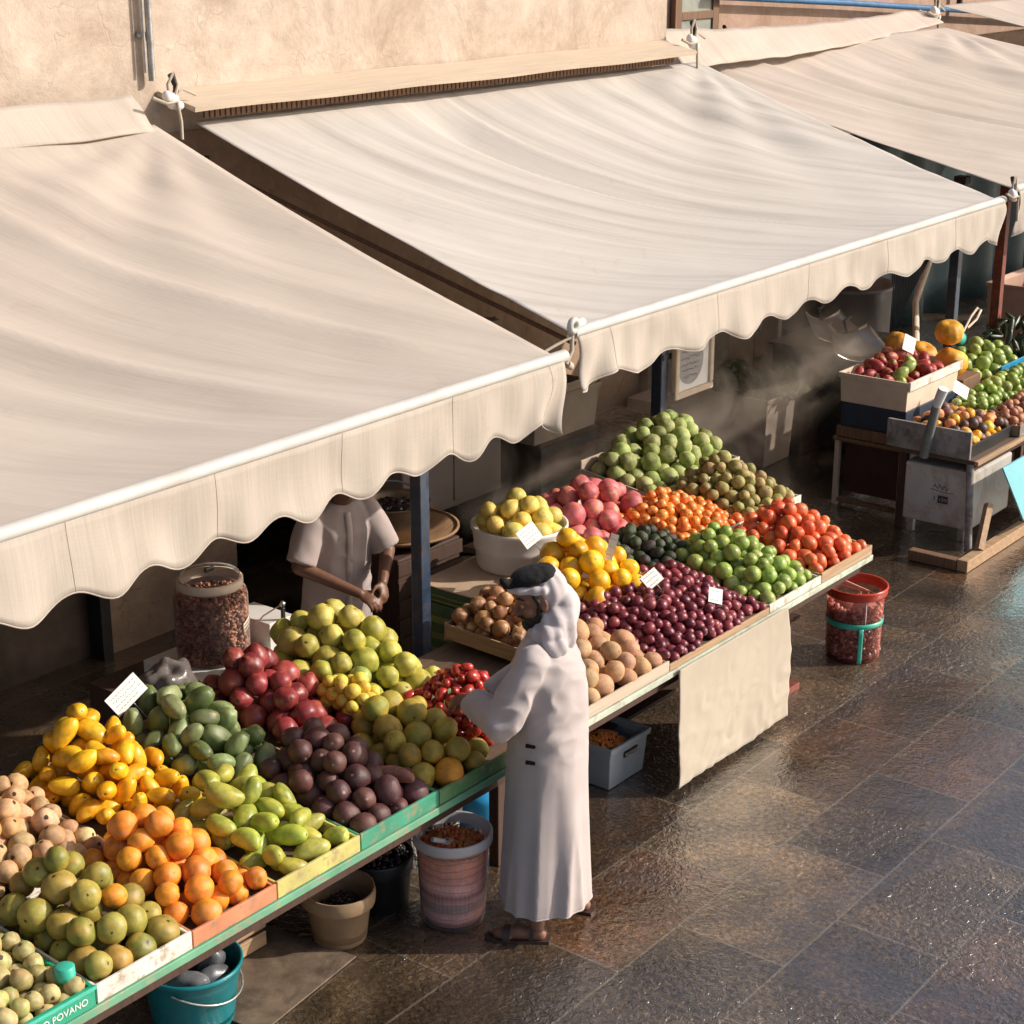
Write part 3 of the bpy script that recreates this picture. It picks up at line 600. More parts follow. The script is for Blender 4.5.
FM = {
 'small_guava': fruitmat('pale_guava_skin', (.38, .36, .12), (.5, .43, .2), rough=.45, pole=(.1, .06, .03), polesize=.24, speck=(.3, .2, .08), sp_amt=.6, patch=(.46, .30, .13)),
 'big_guava': fruitmat('green_guava_skin', (.25, .26, .045), (.36, .32, .07), (.42, .28, .06), rough=.4, polesize=.12, speck=(.2, .13, .03), sp_amt=.62, patch=(.42, .27, .05), patch_at=.62),
 'tan': fruitmat('tan_longan_skin', (.50, .31, .15), (.62, .42, .23), (.52, .28, .12), rough=.55, pole=(.05, .025, .015), polesize=.2, speck=(.3, .17, .08)),
 'yellow': fruitmat('yellow_mango_skin', (.82, .40, .01), (.86, .50, .02), (.84, .36, .01), rough=.33, pole=(.1, .05, .01), polesize=.09, patch=(.8, .5, .03), coat=.15),
 'apricot': fruitmat('apricot_skin', (.78, .26, .015), (.82, .33, .03), (.75, .21, .02), rough=.42, pole=(.3, .12, .02), polesize=.07, patch=(.82, .3, .1), bscale=24, bmp=.14),
 'green_mango': fruitmat('green_mango_skin', (.33, .38, .05), (.43, .46, .09), (.52, .48, .08), rough=.35, pole=(.12, .1, .03), polesize=.09, patch=(.5, .46, .06), patch_at=.6, coat=.2),
 'papaya': fruitmat('papaya_skin', (.12, .16, .055), (.19, .25, .09), (.28, .33, .15), rough=.38, pole=(.25, .25, .12), polesize=.12, patch=(.45, .26, .03), patch_at=.72, speck=(.2, .26, .1), sp_amt=.6),
 'pomegranate': fruitmat('red_fruit_skin', (.2, .02, .025), (.32, .045, .045), (.4, .08, .06), rough=.35, pole=(.06, .02, .02), polesize=.14, speck=(.45, .16, .1), sp_amt=.62, patch=(.42, .12, .07), patch_at=.64, coat=.2),
 'passion': fruitmat('purple_passion_skin', (.085, .033, .032), (.14, .055, .045), (.10, .04, .045), rough=.42, pole=(.35, .22, .16), polesize=.13, speck=(.2, .09, .07), sp_amt=.6, bmp=.15),
 'guava': fruitmat('yellow_green_guava_skin', (.42, .42, .06), (.5, .47, .09), (.56, .5, .12), rough=.42, pole=(.1, .07, .02), polesize=.15, speck=(.3, .24, .04), sp_amt=.64, patch=(.55, .45, .07), patch_at=.62),
 'citrus': fruitmat('greenish_orange_skin', (.42, .32, .05), (.5, .36, .06), (.38, .34, .06), rough=.42, pole=(.12, .1, .03), polesize=.08, patch=(.6, .3, .03), patch_at=.63, bscale=26, bmp=.2),
 'lemon': fruitmat('lemon_skin', (.72, .5, .05), (.78, .58, .1), rough=.4, pole=(.3, .25, .05), polesize=.1, bscale=24, bmp=.15),
 'tomato': fruitmat('tomato_skin', (.42, .025, .02), (.5, .05, .03), rough=.2, pole=(.05, .12, .02), polesize=.2, coat=.4, bmp=.02),
 'sapote': fruitmat('brown_sapote_skin', (.42, .23, .11), (.5, .29, .15), (.57, .36, .2), rough=.6, pole=(.15, .08, .04), polesize=.1, speck=(.28, .15, .08), sp_amt=.6, bmp=.12, bscale=16),
 'plum': fruitmat('dark_plum_skin', (.13, .015, .03), (.2, .03, .045), (.3, .05, .06), rough=.3, pole=(.4, .22, .15), polesize=.1, speck=(.38, .15, .14), sp_amt=.64, coat=.2),
 'lime': fruitmat('lime_skin', (.22, .32, .055), (.30, .40, .08), (.38, .45, .12), rough=.33, pole=(.1, .12, .03), polesize=.1, patch=(.38, .42, .1), patch_at=.66, coat=.15, bmp=.05),
 'red_tomato': fruitmat('orange_tomato_skin', (.7, .12, .035), (.78, .18, .05), (.68, .09, .03), rough=.4, pole=(.3, .1, .03), polesize=.1, coat=.3, bmp=.03),
 'kumquat': fruitmat('kumquat_skin', (.8, .2, .02), (.85, .3, .05), (.75, .15, .02), rough=.3, pole=(.3, .2, .03), polesize=.14, patch=(.85, .4, .12), coat=.2),
 'kiwi': fruitmat('olive_fruit_skin', (.25, .23, .06), (.33, .28, .09), (.4, .29, .12), rough=.5, pole=(.12, .08, .03), polesize=.12, patch=(.42, .3, .14), patch_at=.62),
 'husk': fruitmat('green_husk_skin', (.24, .3, .07), (.34, .4, .12), (.42, .44, .17), rough=.5, pole=(.2, .2, .08), polesize=.1, patch=(.5, .5, .22), speck=(.5, .5, .25), sp_amt=.58, bmp=.2),
 'pink': fruitmat('pink_fruit_skin', (.62, .14, .14), (.7, .2, .2), (.55, .12, .15), rough=.45, pole=(.3, .1, .1), polesize=.08, patch=(.75, .4, .15), patch_at=.66),
 'mango2': fruitmat('golden_mango_skin', (.84, .47, .015), (.88, .54, .02), rough=.33, pole=(.4, .25, .03), polesize=.08, patch=(.8, .36, .02), coat=.15),
 'avocado': fruitmat('avocado_skin', (.025, .04, .018), (.05, .08, .025), (.04, .03, .03), rough=.42, pole=(.12, .08, .04), polesize=.1, patch=(.1, .04, .05), patch_at=.62, bmp=.25),
 'quince': fruitmat('yellow_pear_skin', (.76, .54, .09), (.82, .6, .14), (.7, .54, .13), rough=.45, pole=(.2, .14, .05), polesize=.1, patch=(.55, .48, .12)),
 'onion': fruitmat('onion_skin', (.24, .09, .035), (.34, .15, .06), (.46, .24, .1), rough=.4, pole=(.4, .3, .2), polesize=.14, patch=(.6, .4, .2), speck=(.2, .08, .03)),
 'prickly': fruitmat('red_prickly_skin', (.3, .02, .03), (.45, .06, .06), (.5, .15, .1), rough=.4, pole=(.2, .15, .05), polesize=.2, patch=(.5, .4, .12), patch_at=.66),
 'pumpkin': fruitmat('orange_pumpkin_skin', (.72, .3, .02), (.78, .36, .03), rough=.45, pole=(.3, .25, .1), polesize=.12, patch=(.8, .42, .1)),
 'cucumber': fruitmat('dark_cucumber_skin', (.02, .035, .015), (.05, .08, .035), rough=.3, pole=(.1, .12, .06), polesize=.08, speck=(.4, .42, .3), sp_amt=.68, coat=.3),
 'dark_mix': fruitmat('dark_mixed_skin', (.04, .025, .02), (.12, .06, .05), (.25, .12, .08), rough=.4),
 'peach': fruitmat('peach_skin', (.7, .3, .08), (.75, .4, .1), (.68, .22, .12), rough=.5, polesize=.08, patch=(.65, .12, .08)),
 'brown_small': fruitmat('brown_small_fruit_skin', (.25, .09, .05), (.38, .15, .09), (.5, .22, .1), rough=.45),
 'potato': fruitmat('sweet_potato_skin', (.3, .12, .09), (.33, .14, .1), rough=.6, polesize=.05, bmp=.2),
}
NAME = {'small_guava': 'guava', 'big_guava': 'guava', 'tan': 'longan', 'yellow': 'mango', 'apricot': 'apricot', 'green_mango': 'green_mango', 'papaya': 'papaya', 'pomegranate': 'pomegranate', 'passion': 'passion_fruit'}

CAMP = Vector((0, 0, 4.46))
def pack(rect, zb, env, r, rv=.12, inset=.85, K=70, maxn=420, ov=.90, seed=0, rnd=None):
    x0, x1, y0, y1 = rect; g = np.random.default_rng(seed + 11); P = np.empty((maxn, 4)); n = 0; fail = 0
    while fail < 22 and n < maxn:
        ri = r * (1 + rv * g.uniform(-1, 1)); q = ri * inset
        xs = g.uniform(x0 + q, x1 - q, K); ys = g.uniform(y0 + q, y1 - q, K)
        zf = zb(xs, ys) + ri * .92
        if n:
            dx = xs[:, None] - P[None, :n, 0]; dy = ys[:, None] - P[None, :n, 1]; s = (ri + P[None, :n, 3]) * ov; d2 = s * s - dx * dx - dy * dy
            zz = np.where(d2 > 0, P[None, :n, 2] + np.sqrt(np.maximum(d2, 0)), -9).max(1); zf = np.maximum(zf, zz)
        ok = zf + ri * .45 <= env(xs, ys)
        if rnd is not None: ok &= rnd(xs, ys, ri)
        if not ok.any(): fail += 1; continue
        sc = np.where(ok, zf, 99); i = int(sc.argmin()); P[n] = (xs[i], ys[i], zf[i], ri); n += 1; fail = 0
    P = P[:n]
    # drop the ones buried from sight (also from a step to either side)
    keep = []; ga = math.pi * (3 - 5 ** .5)
    S = np.array([(math.cos(k * ga) * math.sqrt(1 - (1 - (k + .5) / 40 * 1.0) ** 2), math.sin(k * ga) * math.sqrt(1 - (1 - (k + .5) / 40) ** 2), 1 - (k + .5) / 40) for k in range(40)])
    for i in range(n):
        c = P[i, :3]; vis = 0
        for cx, cy, cz in ((0, 0, 4.46), (2.2, -1.6, 4.6), (-1.2, 1.6, 4.2)):
            d = np.array((cx, cy, cz)) - c; d /= np.linalg.norm(d); a = np.cross(d, (0, 0, 1)); a /= np.linalg.norm(a); b = np.cross(a, d)
            pts = c + P[i, 3] * (S[:, :1] * a + S[:, 1:2] * b + S[:, 2:] * d)
            dc = P[:, :3] - c; tproj = dc @ d
            cand = [j for j in range(n) if j != i and tproj[j] > -P[i, 3] * .5]
            if not cand: vis = 40; break
            J = P[cand]; v = pts[:, None, :] - J[None, :, :3]; pd = v @ d; perp = (v ** 2).sum(2) - pd ** 2
            blocked = ((perp < (J[None, :, 3] * .98) ** 2) & (pd < 0)).any(1); vis = max(vis, int((~blocked).sum()))
        if vis >= 4: keep.append(i)
    return P[keep]
def dome(rect, z0, h, pk=(.5, .6), e=2.2, pw=1.0, edge=.0):
    x0, x1, y0, y1 = rect; px = x0 + (x1 - x0) * pk[0]; py = y0 + (y1 - y0) * pk[1]
    def f(x, y):
        u = np.where(x > px, (x - px) / (x1 - px + 1e-6), (px - x) / (px - x0 + 1e-6)); v = np.where(y > py, (y - py) / (y1 - py + 1e-6), (py - y) / (py - y0 + 1e-6))
        d = (np.abs(u) ** e + np.abs(v) ** e) ** (1 / e); return z0 + edge + (h - edge) * np.clip(1 - d, 0, 1) ** pw
    return f
COUNT = {}
def heap(fm, kind, rect, zb, h, r, name, label, cat, group, pk=(.5, .65), edge=None, e=2.4, pw=.85, rv=.12, odd=None, seed=0, slope=0, rnd=None, inset=.85, lie=None, sc=(1, 1, 1)):
    rv = rv * 1.35
    """zb floor height at the front of the tray, slope = rise of the floor per metre towards the back"""
    y0 = rect[2]; fl = lambda x, y: zb + slope * (y - y0)
    edge = 2.1 * r if edge is None else edge; dm = dome(rect, 0, h, pk, e, pw, edge); env = lambda x, y: fl(x, y) + dm(x, y) + .25 * r
    P = pack(rect, fl, env, r, rv, inset, seed=seed, rnd=rnd); rr = random.Random(seed + 5); n = len(P)
    lo = LONG.get(kind, 1.); allo = []
    for i, (x, y, z, ri) in enumerate(P):
        o = bpy.data.objects.new(name, fmesh(kind, rr.randrange(4), FM[fm])); col.objects.link(o); o.location = (x, y, z); s = ri / (lo ** .5) * 1.04
        s *= 1.0; o.scale = (s * sc[0], s * sc[1], s * sc[2])
        if lie == 'flat': o.rotation_euler = (R(90) + rr.gauss(0, .35), rr.gauss(0, .5), rr.uniform(0, 6.28))
        elif lie == 'up': o.rotation_euler = (rr.gauss(0, .45), rr.gauss(0, .45), rr.uniform(0, 6.28))
        elif lie == 'cam': # stem ends mostly towards the shopper, as a seller stacks them
            dv = Vector((-.3 + rr.gauss(0, .8), -.35 + rr.gauss(0, .8), .4 + rr.gauss(0, .7))); o.rotation_mode = 'QUATERNION'; o.rotation_quaternion = dv.to_track_quat('Z', 'Y')
        else: o.rotation_euler = (rr.uniform(0, 6.28), rr.uniform(0, 3.14), rr.uniform(0, 6.28))
        tag(o, label, cat, group); allo.append(o)
    COUNT[group] = n
    return allo
def swap(objs, p, fm, kind, name, label, cat, s=1.):
    """turns the fruit of a heap nearest to p into one of another kind"""
    o = min(objs, key=lambda q: (q.location - Vector(p)).length - q.location.z * .6); o.data = fmesh(kind, 1, FM[fm]); o.name = name
    o['label'] = label; o['category'] = cat; o.scale = o.scale * s
    if 'group' in o: del o['group']
    objs.remove(o); return o

# ------------------------------------------------------------------ trays and tables
def tray(x0, x1, y0, y1, z, h, mat, label, slope=0, th=.014, sidemat=None, name='fruit_tray', cat='tray', group='fruit trays on the stalls', hb=None):
    r = empty(name, ((x0 + x1) / 2, (y0 + y1) / 2, z), label, cat, group); hb = hb or h; dz = slope * (y1 - y0); sm = sidemat or mat
    def qbox(mb, xa, xb, ya, yb, za, zc, da=0, db=0):
        vs = [(xa, ya, za + da), (xb, ya, za + da), (xa, yb, za + db), (xb, yb, za + db), (xa, ya, zc + da), (xb, ya, zc + da), (xa, yb, zc + db), (xb, yb, zc + db)]
        return mb.add(vs, [(0, 2, 3, 1), (4, 5, 7, 6), (0, 1, 5, 4), (2, 6, 7, 3), (0, 4, 6, 2), (1, 3, 7, 5)])
    L(r, qbox(MB(), x0 + .003, x1 - .003, y0 + th, y1 - th, z, z + .012, 0, dz)).build('base', M['table'], r)
    L(r, MB().box(x0 + .002, x1 - .002, y0, y0 + th, z, z + h)).build('front_board', mat, r, bevel=.003)
    L(r, MB().box(x0 + .002, x1 - .002, y1 - th, y1, z + dz - .01, z + dz + hb)).build('back_board', sm, r, bevel=.003)
    for xa in (x0 + .002, x1 - .002 - th * .8): L(r, qbox(MB(), xa, xa + th * .8, y0 + th + .001, y1 - th - .001, z, z + h - .006, 0, dz)).build('side_board', sm, r, bevel=.002)
    return r
def table(x0, x1, y0, y1, z, railmat, label, legs=(), rail2=None, shelf=None):
    r = empty('market_table', ((x0 + x1) / 2, (y0 + y1) / 2, 0), label, 'table')
    L(r, MB().box(x0, x1, y0 + .03, y1, z - .04, z)).build('table_top', M['table'], r, bevel=.004)
    L(r, MB().box(x0, x1, y0, y0 + .028, z - .038, z - .002)).build('front_rail', railmat, r, bevel=.004)
    L(r, MB().box(x0 + .05, x1 - .05, y0 + .06, y0 + .1, z - .12, z - .042)).build('under_beam', M['dark_wood'], r, bevel=.004)
    for (x, y) in legs: L(r, MB().box(x - .03, x + .03, y - .03, y + .03, 0, z - .04)).build('leg', M['dark_wood'], r, bevel=.005)
    if shelf: L(r, MB().box(x0 + .05, x1 - .05, y0 + .45, y1 - .1, shelf, shelf + .02)).build('lower_shelf', M['dark_wood'], r)
    return r
TZ = .745
table(2.35, 6.22, 4.575, 6.22, TZ - .03, M['rail_green'], 'long dark board table carrying the left fruit stall, green front rail', legs=[(2.5, 4.7), (3.2, 4.75), (4.75, 5.6), (6.1, 4.85), (2.5, 6.1), (4.3, 6.1), (6.1, 6.1)])
F0, F1 = 4.58, 5.22     # front row
G = 'trays of the left stall'
zA = TZ - .026
T = lambda *a, **k: tray(*a, group=G, **k)
T(3.44, 3.90, F0, F1, zA, .075, M['board_white'], 'white painted wooden tray of green guavas on the left stall', slope=.06)
T(3.902, 4.35, F0, F1, zA, .07, M['board_orange'], 'orange painted wooden tray of apricots on the left stall', slope=.06)
T(4.352, 4.84, F0, F1, zA, .075, M['board_yellow'], 'yellow green wooden tray of green mangoes on the left stall', slope=.06)
T(4.842, 5.35, F0, F1, zA, .075, M['board_green'], 'bright green wooden tray of dark passion fruit on the left stall', slope=.06)
T(5.352, 6.21, F0, F1 - .02, zA, .07, M['board_dgreen'], 'dull green wooden tray of speckled oranges beside the customer', slope=.06)
zB = zA + .075; B0, B1 = 5.24, 5.95
T(3.30, 4.09, B0, B1, zB, .05, M['board_white'], 'thin pale tray of tan longans at the left stall rear', slope=.1)
T(4.092, 4.62, B0, B1, zB, .05, M['wood_y'], 'brown wooden tray of yellow mangoes in the left stall rear row', slope=.1)
T(4.622, 5.14, B0, B1, zB, .05, M['wood_y'], 'brown wooden tray of green papayas in the left stall rear row', slope=.1)
T(5.142, 5.58, B0, B1, zB, .05, M['dark_wood'], 'dark wooden tray of red pomegranates beside the nut jar', slope=.1)
T(5.582, 6.2, B0, B1 + .1, zB, .05, M['wood_y'], 'wooden tray of yellow green guavas in front of the seller', slope=.1)
# green plastic crate with lettering
gc = empty('plastic_crate', (3.06, 4.9, zA), 'green plastic crate with white lettering, at the near end of left stall', 'crate')
mb = MB(); mb.box(2.68, 3.43, F0 - .005, F0 + .01, zA, zA + .085); mb.box(2.68, 3.43, F1 - .015, F1, zA, zA + .085); mb.box(2.68, 2.695, F0 + .01, F1 - .015, zA, zA + .085); mb.box(3.415, 3.43, F0 + .01, F1 - .015, zA, zA + .085); mb.box(2.695, 3.415, F0 + .01, F1 - .015, zA, zA + .01)
L(gc, mb).build('crate_body', M['crate_green'], gc, bevel=.003)
L(gc, MB().box(2.675, 3.435, F0 - .014, F0 - .006, zA + .072, zA + .087)).build('rim', M['teal_light'], gc, bevel=.002)
def lettering(root, text, p, size, mat, rot, name='lettering', ext=.001, sx=1):
    cu = bpy.data.curves.new('txt', 'FONT'); cu.body = text; cu.size = size; cu.extrude = ext; cu.align_x = 'CENTER'; cu.align_y = 'CENTER'
    o = bpy.data.objects.new('txt', cu); col.objects.link(o); dg = bpy.context.evaluated_depsgraph_get(); dg.update()
    me = bpy.data.meshes.new_from_object(o.evaluated_get(dg)); me.name = name; bpy.data.objects.remove(o); me.materials.clear(); me.materials.append(mat)
    q = bpy.data.objects.new(name, me); col.objects.link(q); q.parent = root; q.location = Vector(p) - root.location if root.rotation_euler.z == 0 else Vector(p); q.rotation_euler = rot; q.scale = (sx, 1, 1); return q
lettering(gc, 'BRITTARIO POVANO', (3.215, F0 - .0065, zA + .038), .038, M['card'], (R(90), 0, 0), sx=1.0)
# ---- heaps of the left stall
H = {}
H['sg'] = heap('small_guava', 'guava', (2.70, 3.42, F0 + .01, F1), zA + .012, 0.194, 0.0414, 'guava', 'small pale green guava with brown end in the green plastic crate', 'guava', 'small guavas in the green crate', pk=(.35, .8), slope=.06, seed=1, edge=.1, lie='cam')
H['bg'] = heap('big_guava', 'citrus', (3.45, 3.90, F0 + .01, F1 + .02), zA + .012, 0.311, 0.0574, 'guava', 'large olive green guava heaped in the white painted tray', 'guava', 'large guavas in the white tray', pk=(.45, .72), slope=.06, seed=2, edge=.1, lie='cam')
H['ap'] = heap('apricot', 'apricot', (3.91, 4.35, F0 + .01, F1 + .03), zA + .012, 0.322, 0.0513, 'apricot', 'orange apricot heaped in the orange painted tray', 'apricot', 'apricots in the orange tray', pk=(.4, .78), slope=.06, seed=3, edge=.095)
H['gm'] = heap('green_mango', 'mango', (4.36, 4.84, F0 + .01, F1 + .03), zA + .012, 0.300, 0.0575, 'green_mango', 'light green mango heaped in the yellow green tray', 'mango', 'green mangoes in the yellow green tray', pk=(.35, .8), slope=.06, seed=4, edge=.1, lie='flat')
H['pf'] = heap('passion', 'passion', (4.85, 5.35, F0 + .01, F1 + .05), zA + .012, 0.311, 0.0520, 'passion_fruit', 'dark purple passion fruit heaped in the bright green tray', 'passion fruit', 'passion fruit in the green tray', pk=(.5, .75), slope=.06, seed=5, edge=.1, lie='cam')
H['ci'] = heap('citrus', 'citrus', (5.36, 5.84, F0 + .01, F1), zA + .012, 0.268, 0.0607, 'orange', 'greenish speckled orange in the dull green tray', 'orange', 'speckled oranges by the customer', pk=(.4, .75), slope=.06, seed=6, edge=.1)
H['to'] = heap('tomato', 'date_tomato', (5.80, 6.2, 4.72, 5.2), zA + .03, 0.280, 0.0297, 'tomato', 'small shiny red tomato in the heap the customer reaches into', 'tomato', 'red tomatoes beside the customer', pk=(.55, .55), slope=.1, seed=7, edge=.12)
H['ta'] = heap('tan', 'guava', (3.31, 4.08, B0, B1), zB + .012, 0.286, 0.0462, 'longan', 'round tan longan with dark stem spot in the pale rear tray', 'longan', 'tan longans in the pale tray', pk=(.55, .75), slope=.1, seed=8, edge=.09, lie='cam')
H['ye'] = heap('yellow', 'mango', (4.10, 4.62, B0, B1), zB + .012, 0.350, 0.0516, 'mango', 'plump bright yellow mango heaped behind the apricots', 'mango', 'yellow mangoes behind the apricots', pk=(.5, .75), slope=.1, seed=9, edge=.1, lie='cam', sc=(1.04, 1.06, .98))
H['pa'] = heap('papaya', 'papaya', (4.63, 5.14, B0, B1), zB + .012, 0.322, 0.0614, 'papaya', 'small ribbed dark green papaya heaped behind the green mangoes', 'papaya', 'green papayas in the rear row', pk=(.5, .7), slope=.1, seed=10, edge=.11, lie='cam')
H['po'] = heap('pomegranate', 'pomegranate', (5.15, 5.58, B0, B1), zB + .012, 0.322, 0.0600, 'pomegranate', 'dull red pomegranate heaped below the nut jar', 'pomegranate', 'red pomegranates below the jar', pk=(.45, .75), slope=.1, seed=11, edge=.1, lie='cam')
H['gu'] = heap('guava', 'guava', (5.59, 6.2, B0 - .02, B1 + .1), zB + .012, 0.386, 0.0637, 'guava', 'yellow green guava in the tall heap the seller is sorting', 'guava', 'yellow green guavas before the seller', pk=(.62, .7), slope=.1, seed=12, edge=.1, lie='cam')
swap(H['bg'], (3.85, 4.8, .95), 'apricot', 'apricot', 'apricot', 'single orange apricot lodged among the olive green guavas of the white tray', 'apricot', .7)
swap(H['ci'], (5.42, 4.62, .85), 'apricot', 'citrus', 'orange', 'single deep orange fruit at the front left corner of speckled oranges', 'orange')
swap(H['gu'], (5.75, 5.35, 1.1), 'lime', 'citrus', 'lime', 'single bright green lime lying among the yellow green guavas', 'lime')
swap(H['pf'], (5.2, 4.75, .95), 'potato', 'sweet_potato', 'sweet_potato', 'brown sweet potato lying on top of the dark passion fruit', 'sweet potato', .95)
lm = heap('lemon', 'lime', (5.5, 5.72, 5.2, 5.5), zB + .07, .18, .034, 'lemon', 'small yellow lemon between the pomegranates and the guavas', 'lemon', 'lemons between pomegranates and guavas', pk=(.5, .6), seed=13, edge=.12)

# ------------------------------------------------------------------ second stall
S0, S1_ = 4.58, 5.3
table(6.44, 9.47, 4.575, 5.735, TZ - .03, M['rail_pale'], 'pale green railed table carrying the middle fruit stall', legs=[(6.55, 4.9), (7.4, 5.3), (9.3, 5.1), (6.6, 5.6), (9.36, 5.65)], shelf=.2)
table(8.04, 9.48, 5.74, 6.66, TZ - .03, M['dark_wood'], 'second darker table joined behind the middle stall', legs=[(8.15, 6.55), (9.36, 6.55), (8.15, 5.9)])
# right rear extension for the tomatillo tray
ex = empty('wooden_crate', (9.5, 6.3, 0), 'dark wooden crate standing under the tomatillo tray', 'crate'); mb = MB()
mb.box(9.5, 10.2, 5.96, 6.6, 0, .74); L(ex, mb).build('crate_body', M['dark_wood'], ex, bevel=.01)
mb = MB()
for k in range(4): mb.box(9.49, 10.21, 5.945, 5.96, .05 + k * .18, .15 + k * .18)
L(ex, mb).build('slats', M['brown_wood'], ex, bevel=.004)
G = 'trays of the middle stall'
T(6.45, 7.2, S0, 5.12, zA, .06, M['wood_pale'], 'pale wood tray of brown sapotes behind the customer', sidemat=M['wood_y'], slope=.05)
T(7.202, 8.22, S0, 5.32, zA, .035, M['wood'], 'low raw wood tray of dark red plums above the hanging linen', sidemat=M['wood_y'], slope=.1)
T(8.222, 8.82, S0, 5.3, zA, .05, M['board_white'], 'white edged tray of green limes on the middle stall', slope=.1)
T(8.822, 9.46, S0, 5.25, zA, .06, M['wood'], 'raw wood tray of orange red tomatoes at the right table end', sidemat=M['wood_y'], slope=.1)
T(7.36, 8.0, 5.14, 5.66, zA + .075, .06, M['board_white'], 'white edged tray of golden mangoes behind the customer', slope=.08)
T(6.74, 7.34, 5.2, 5.72, zA + .03, .09, M['wood'], 'small wood tray of brown onions left of the customer head', sidemat=M['wood_y'], slope=.03)
T(8.01, 8.56, 5.34, 5.72, zA + .07, .045, M['wood_y'], 'brown tray of dark avocados behind the plums', slope=.05)
T(8.57, 9.22, 5.32, 5.92, zA + .08, .055, M['board_white'], 'pale edged tray of small kumquats behind the limes', slope=.08)
T(9.222, 9.86, 5.3, 5.95, zA + .08, .055, M['board_white'], 'pale edged tray of olive coloured fruit behind the tomatoes', slope=.08)
T(9.12, 10.2, 5.97, 6.55, zA + .12, .07, M['wood_pale'], 'pale wood tray of green husked tomatillos at the stall rear', slope=.12, hb=.12)
T(8.16, 8.94, 5.74, 6.35, zA + .06, .06, M['board_white'], 'white tray of large pink fruit behind the bucket', slope=.05)
H['sa'] = heap('sapote', 'sapote', (6.47, 7.2, S0 + .01, 5.12), zA + .012, 0.248, 0.0572, 'sapote', 'large matt brown sapote in the pale wood tray', 'sapote', 'brown sapotes behind the customer', pk=(.5, .75), slope=.05, seed=21, edge=.11)
H['pl'] = heap('plum', 'plum', (7.21, 8.22, S0 + .005, 5.33), zA + .012, 0.280, 0.0297, 'plum', 'small shiny dark red plum in the broad heap above the linen', 'plum', 'dark red plums above the linen', pk=(.5, .75), slope=.1, seed=22, edge=.06, pw=.8)
H['li'] = heap('lime', 'lime', (8.23, 8.82, S0 + .01, 5.32), zA + .012, 0.280, 0.0426, 'lime', 'round fresh green lime in the white edged tray', 'lime', 'green limes of the middle stall', pk=(.45, .7), slope=.1, seed=23, edge=.08)
H['rt'] = heap('red_tomato', 'tomato', (8.83, 9.46, S0 + .01, 5.27), zA + .012, 0.291, 0.0459, 'tomato', 'round orange red tomato heaped at the right end of the middle stall', 'tomato', 'orange red tomatoes of the middle stall', pk=(.5, .7), slope=.1, seed=24, edge=.085)
H['gm2'] = heap('mango2', 'pear', (7.37, 8.0, 5.15, 5.66), zA + .09, 0.312, 0.0605, 'mango', 'plump golden yellow mango in the white edged tray', 'mango', 'golden mangoes of the middle stall', pk=(.35, .75), slope=.08, seed=25, edge=.11)
H['on'] = heap('onion', 'onion', (6.75, 7.34, 5.21, 5.72), zA + .045, 0.248, 0.0441, 'onion', 'papery brown onion in the small wood tray', 'onion', 'brown onions left of the customer head', pk=(.6, .7), slope=.03, seed=26, edge=.12)
H['av'] = heap('avocado', 'avocado', (8.0, 8.56, 5.2, 5.72), zA + .09, .17, .04, 'avocado', 'dark green avocado behind the plum heap', 'avocado', 'dark avocados behind the plums', pk=(.5, .7), slope=.05, seed=27, edge=.08)
H['ku'] = heap('kumquat', 'plum', (8.58, 9.22, 5.33, 5.92), zA + .095, 0.194, 0.0330, 'kumquat', 'small bright orange kumquat in the pale edged tray', 'kumquat', 'orange kumquats of the middle stall', pk=(.5, .75), slope=.08, seed=28, edge=.06)
H['ki'] = heap('kiwi', 'guava', (9.23, 9.86, 5.31, 5.95), zA + .095, 0.291, 0.0407, 'loquat', 'olive brown loquat heaped behind the orange red tomatoes', 'loquat', 'olive brown loquats of the middle stall', pk=(.5, .7), slope=.08, seed=29, edge=.08)
H['hu'] = heap('husk', 'husk', (9.13, 10.2, 5.98, 6.54), zA + .135, 0.345, 0.0561, 'tomatillo', 'pale green husked tomatillo heaped at the rear of the middle stall', 'tomatillo', 'green tomatillos of the middle stall', pk=(.72, .75), slope=.12, seed=30, edge=.1)
H['pi'] = heap('pink', 'guava', (8.17, 8.94, 5.75, 6.35), zA + .075, 0.334, 0.0682, 'pomelo', 'large smooth pink pomelo in the heap behind the yellow mangoes', 'pomelo', 'pink pomelos of the middle stall', pk=(.45, .55), slope=.05, seed=31, edge=.13)
# green box and white bucket with quinces
gb = empty('produce_box', (7.53, 5.84, TZ - .1), 'green printed cardboard box under the white bucket', 'box')
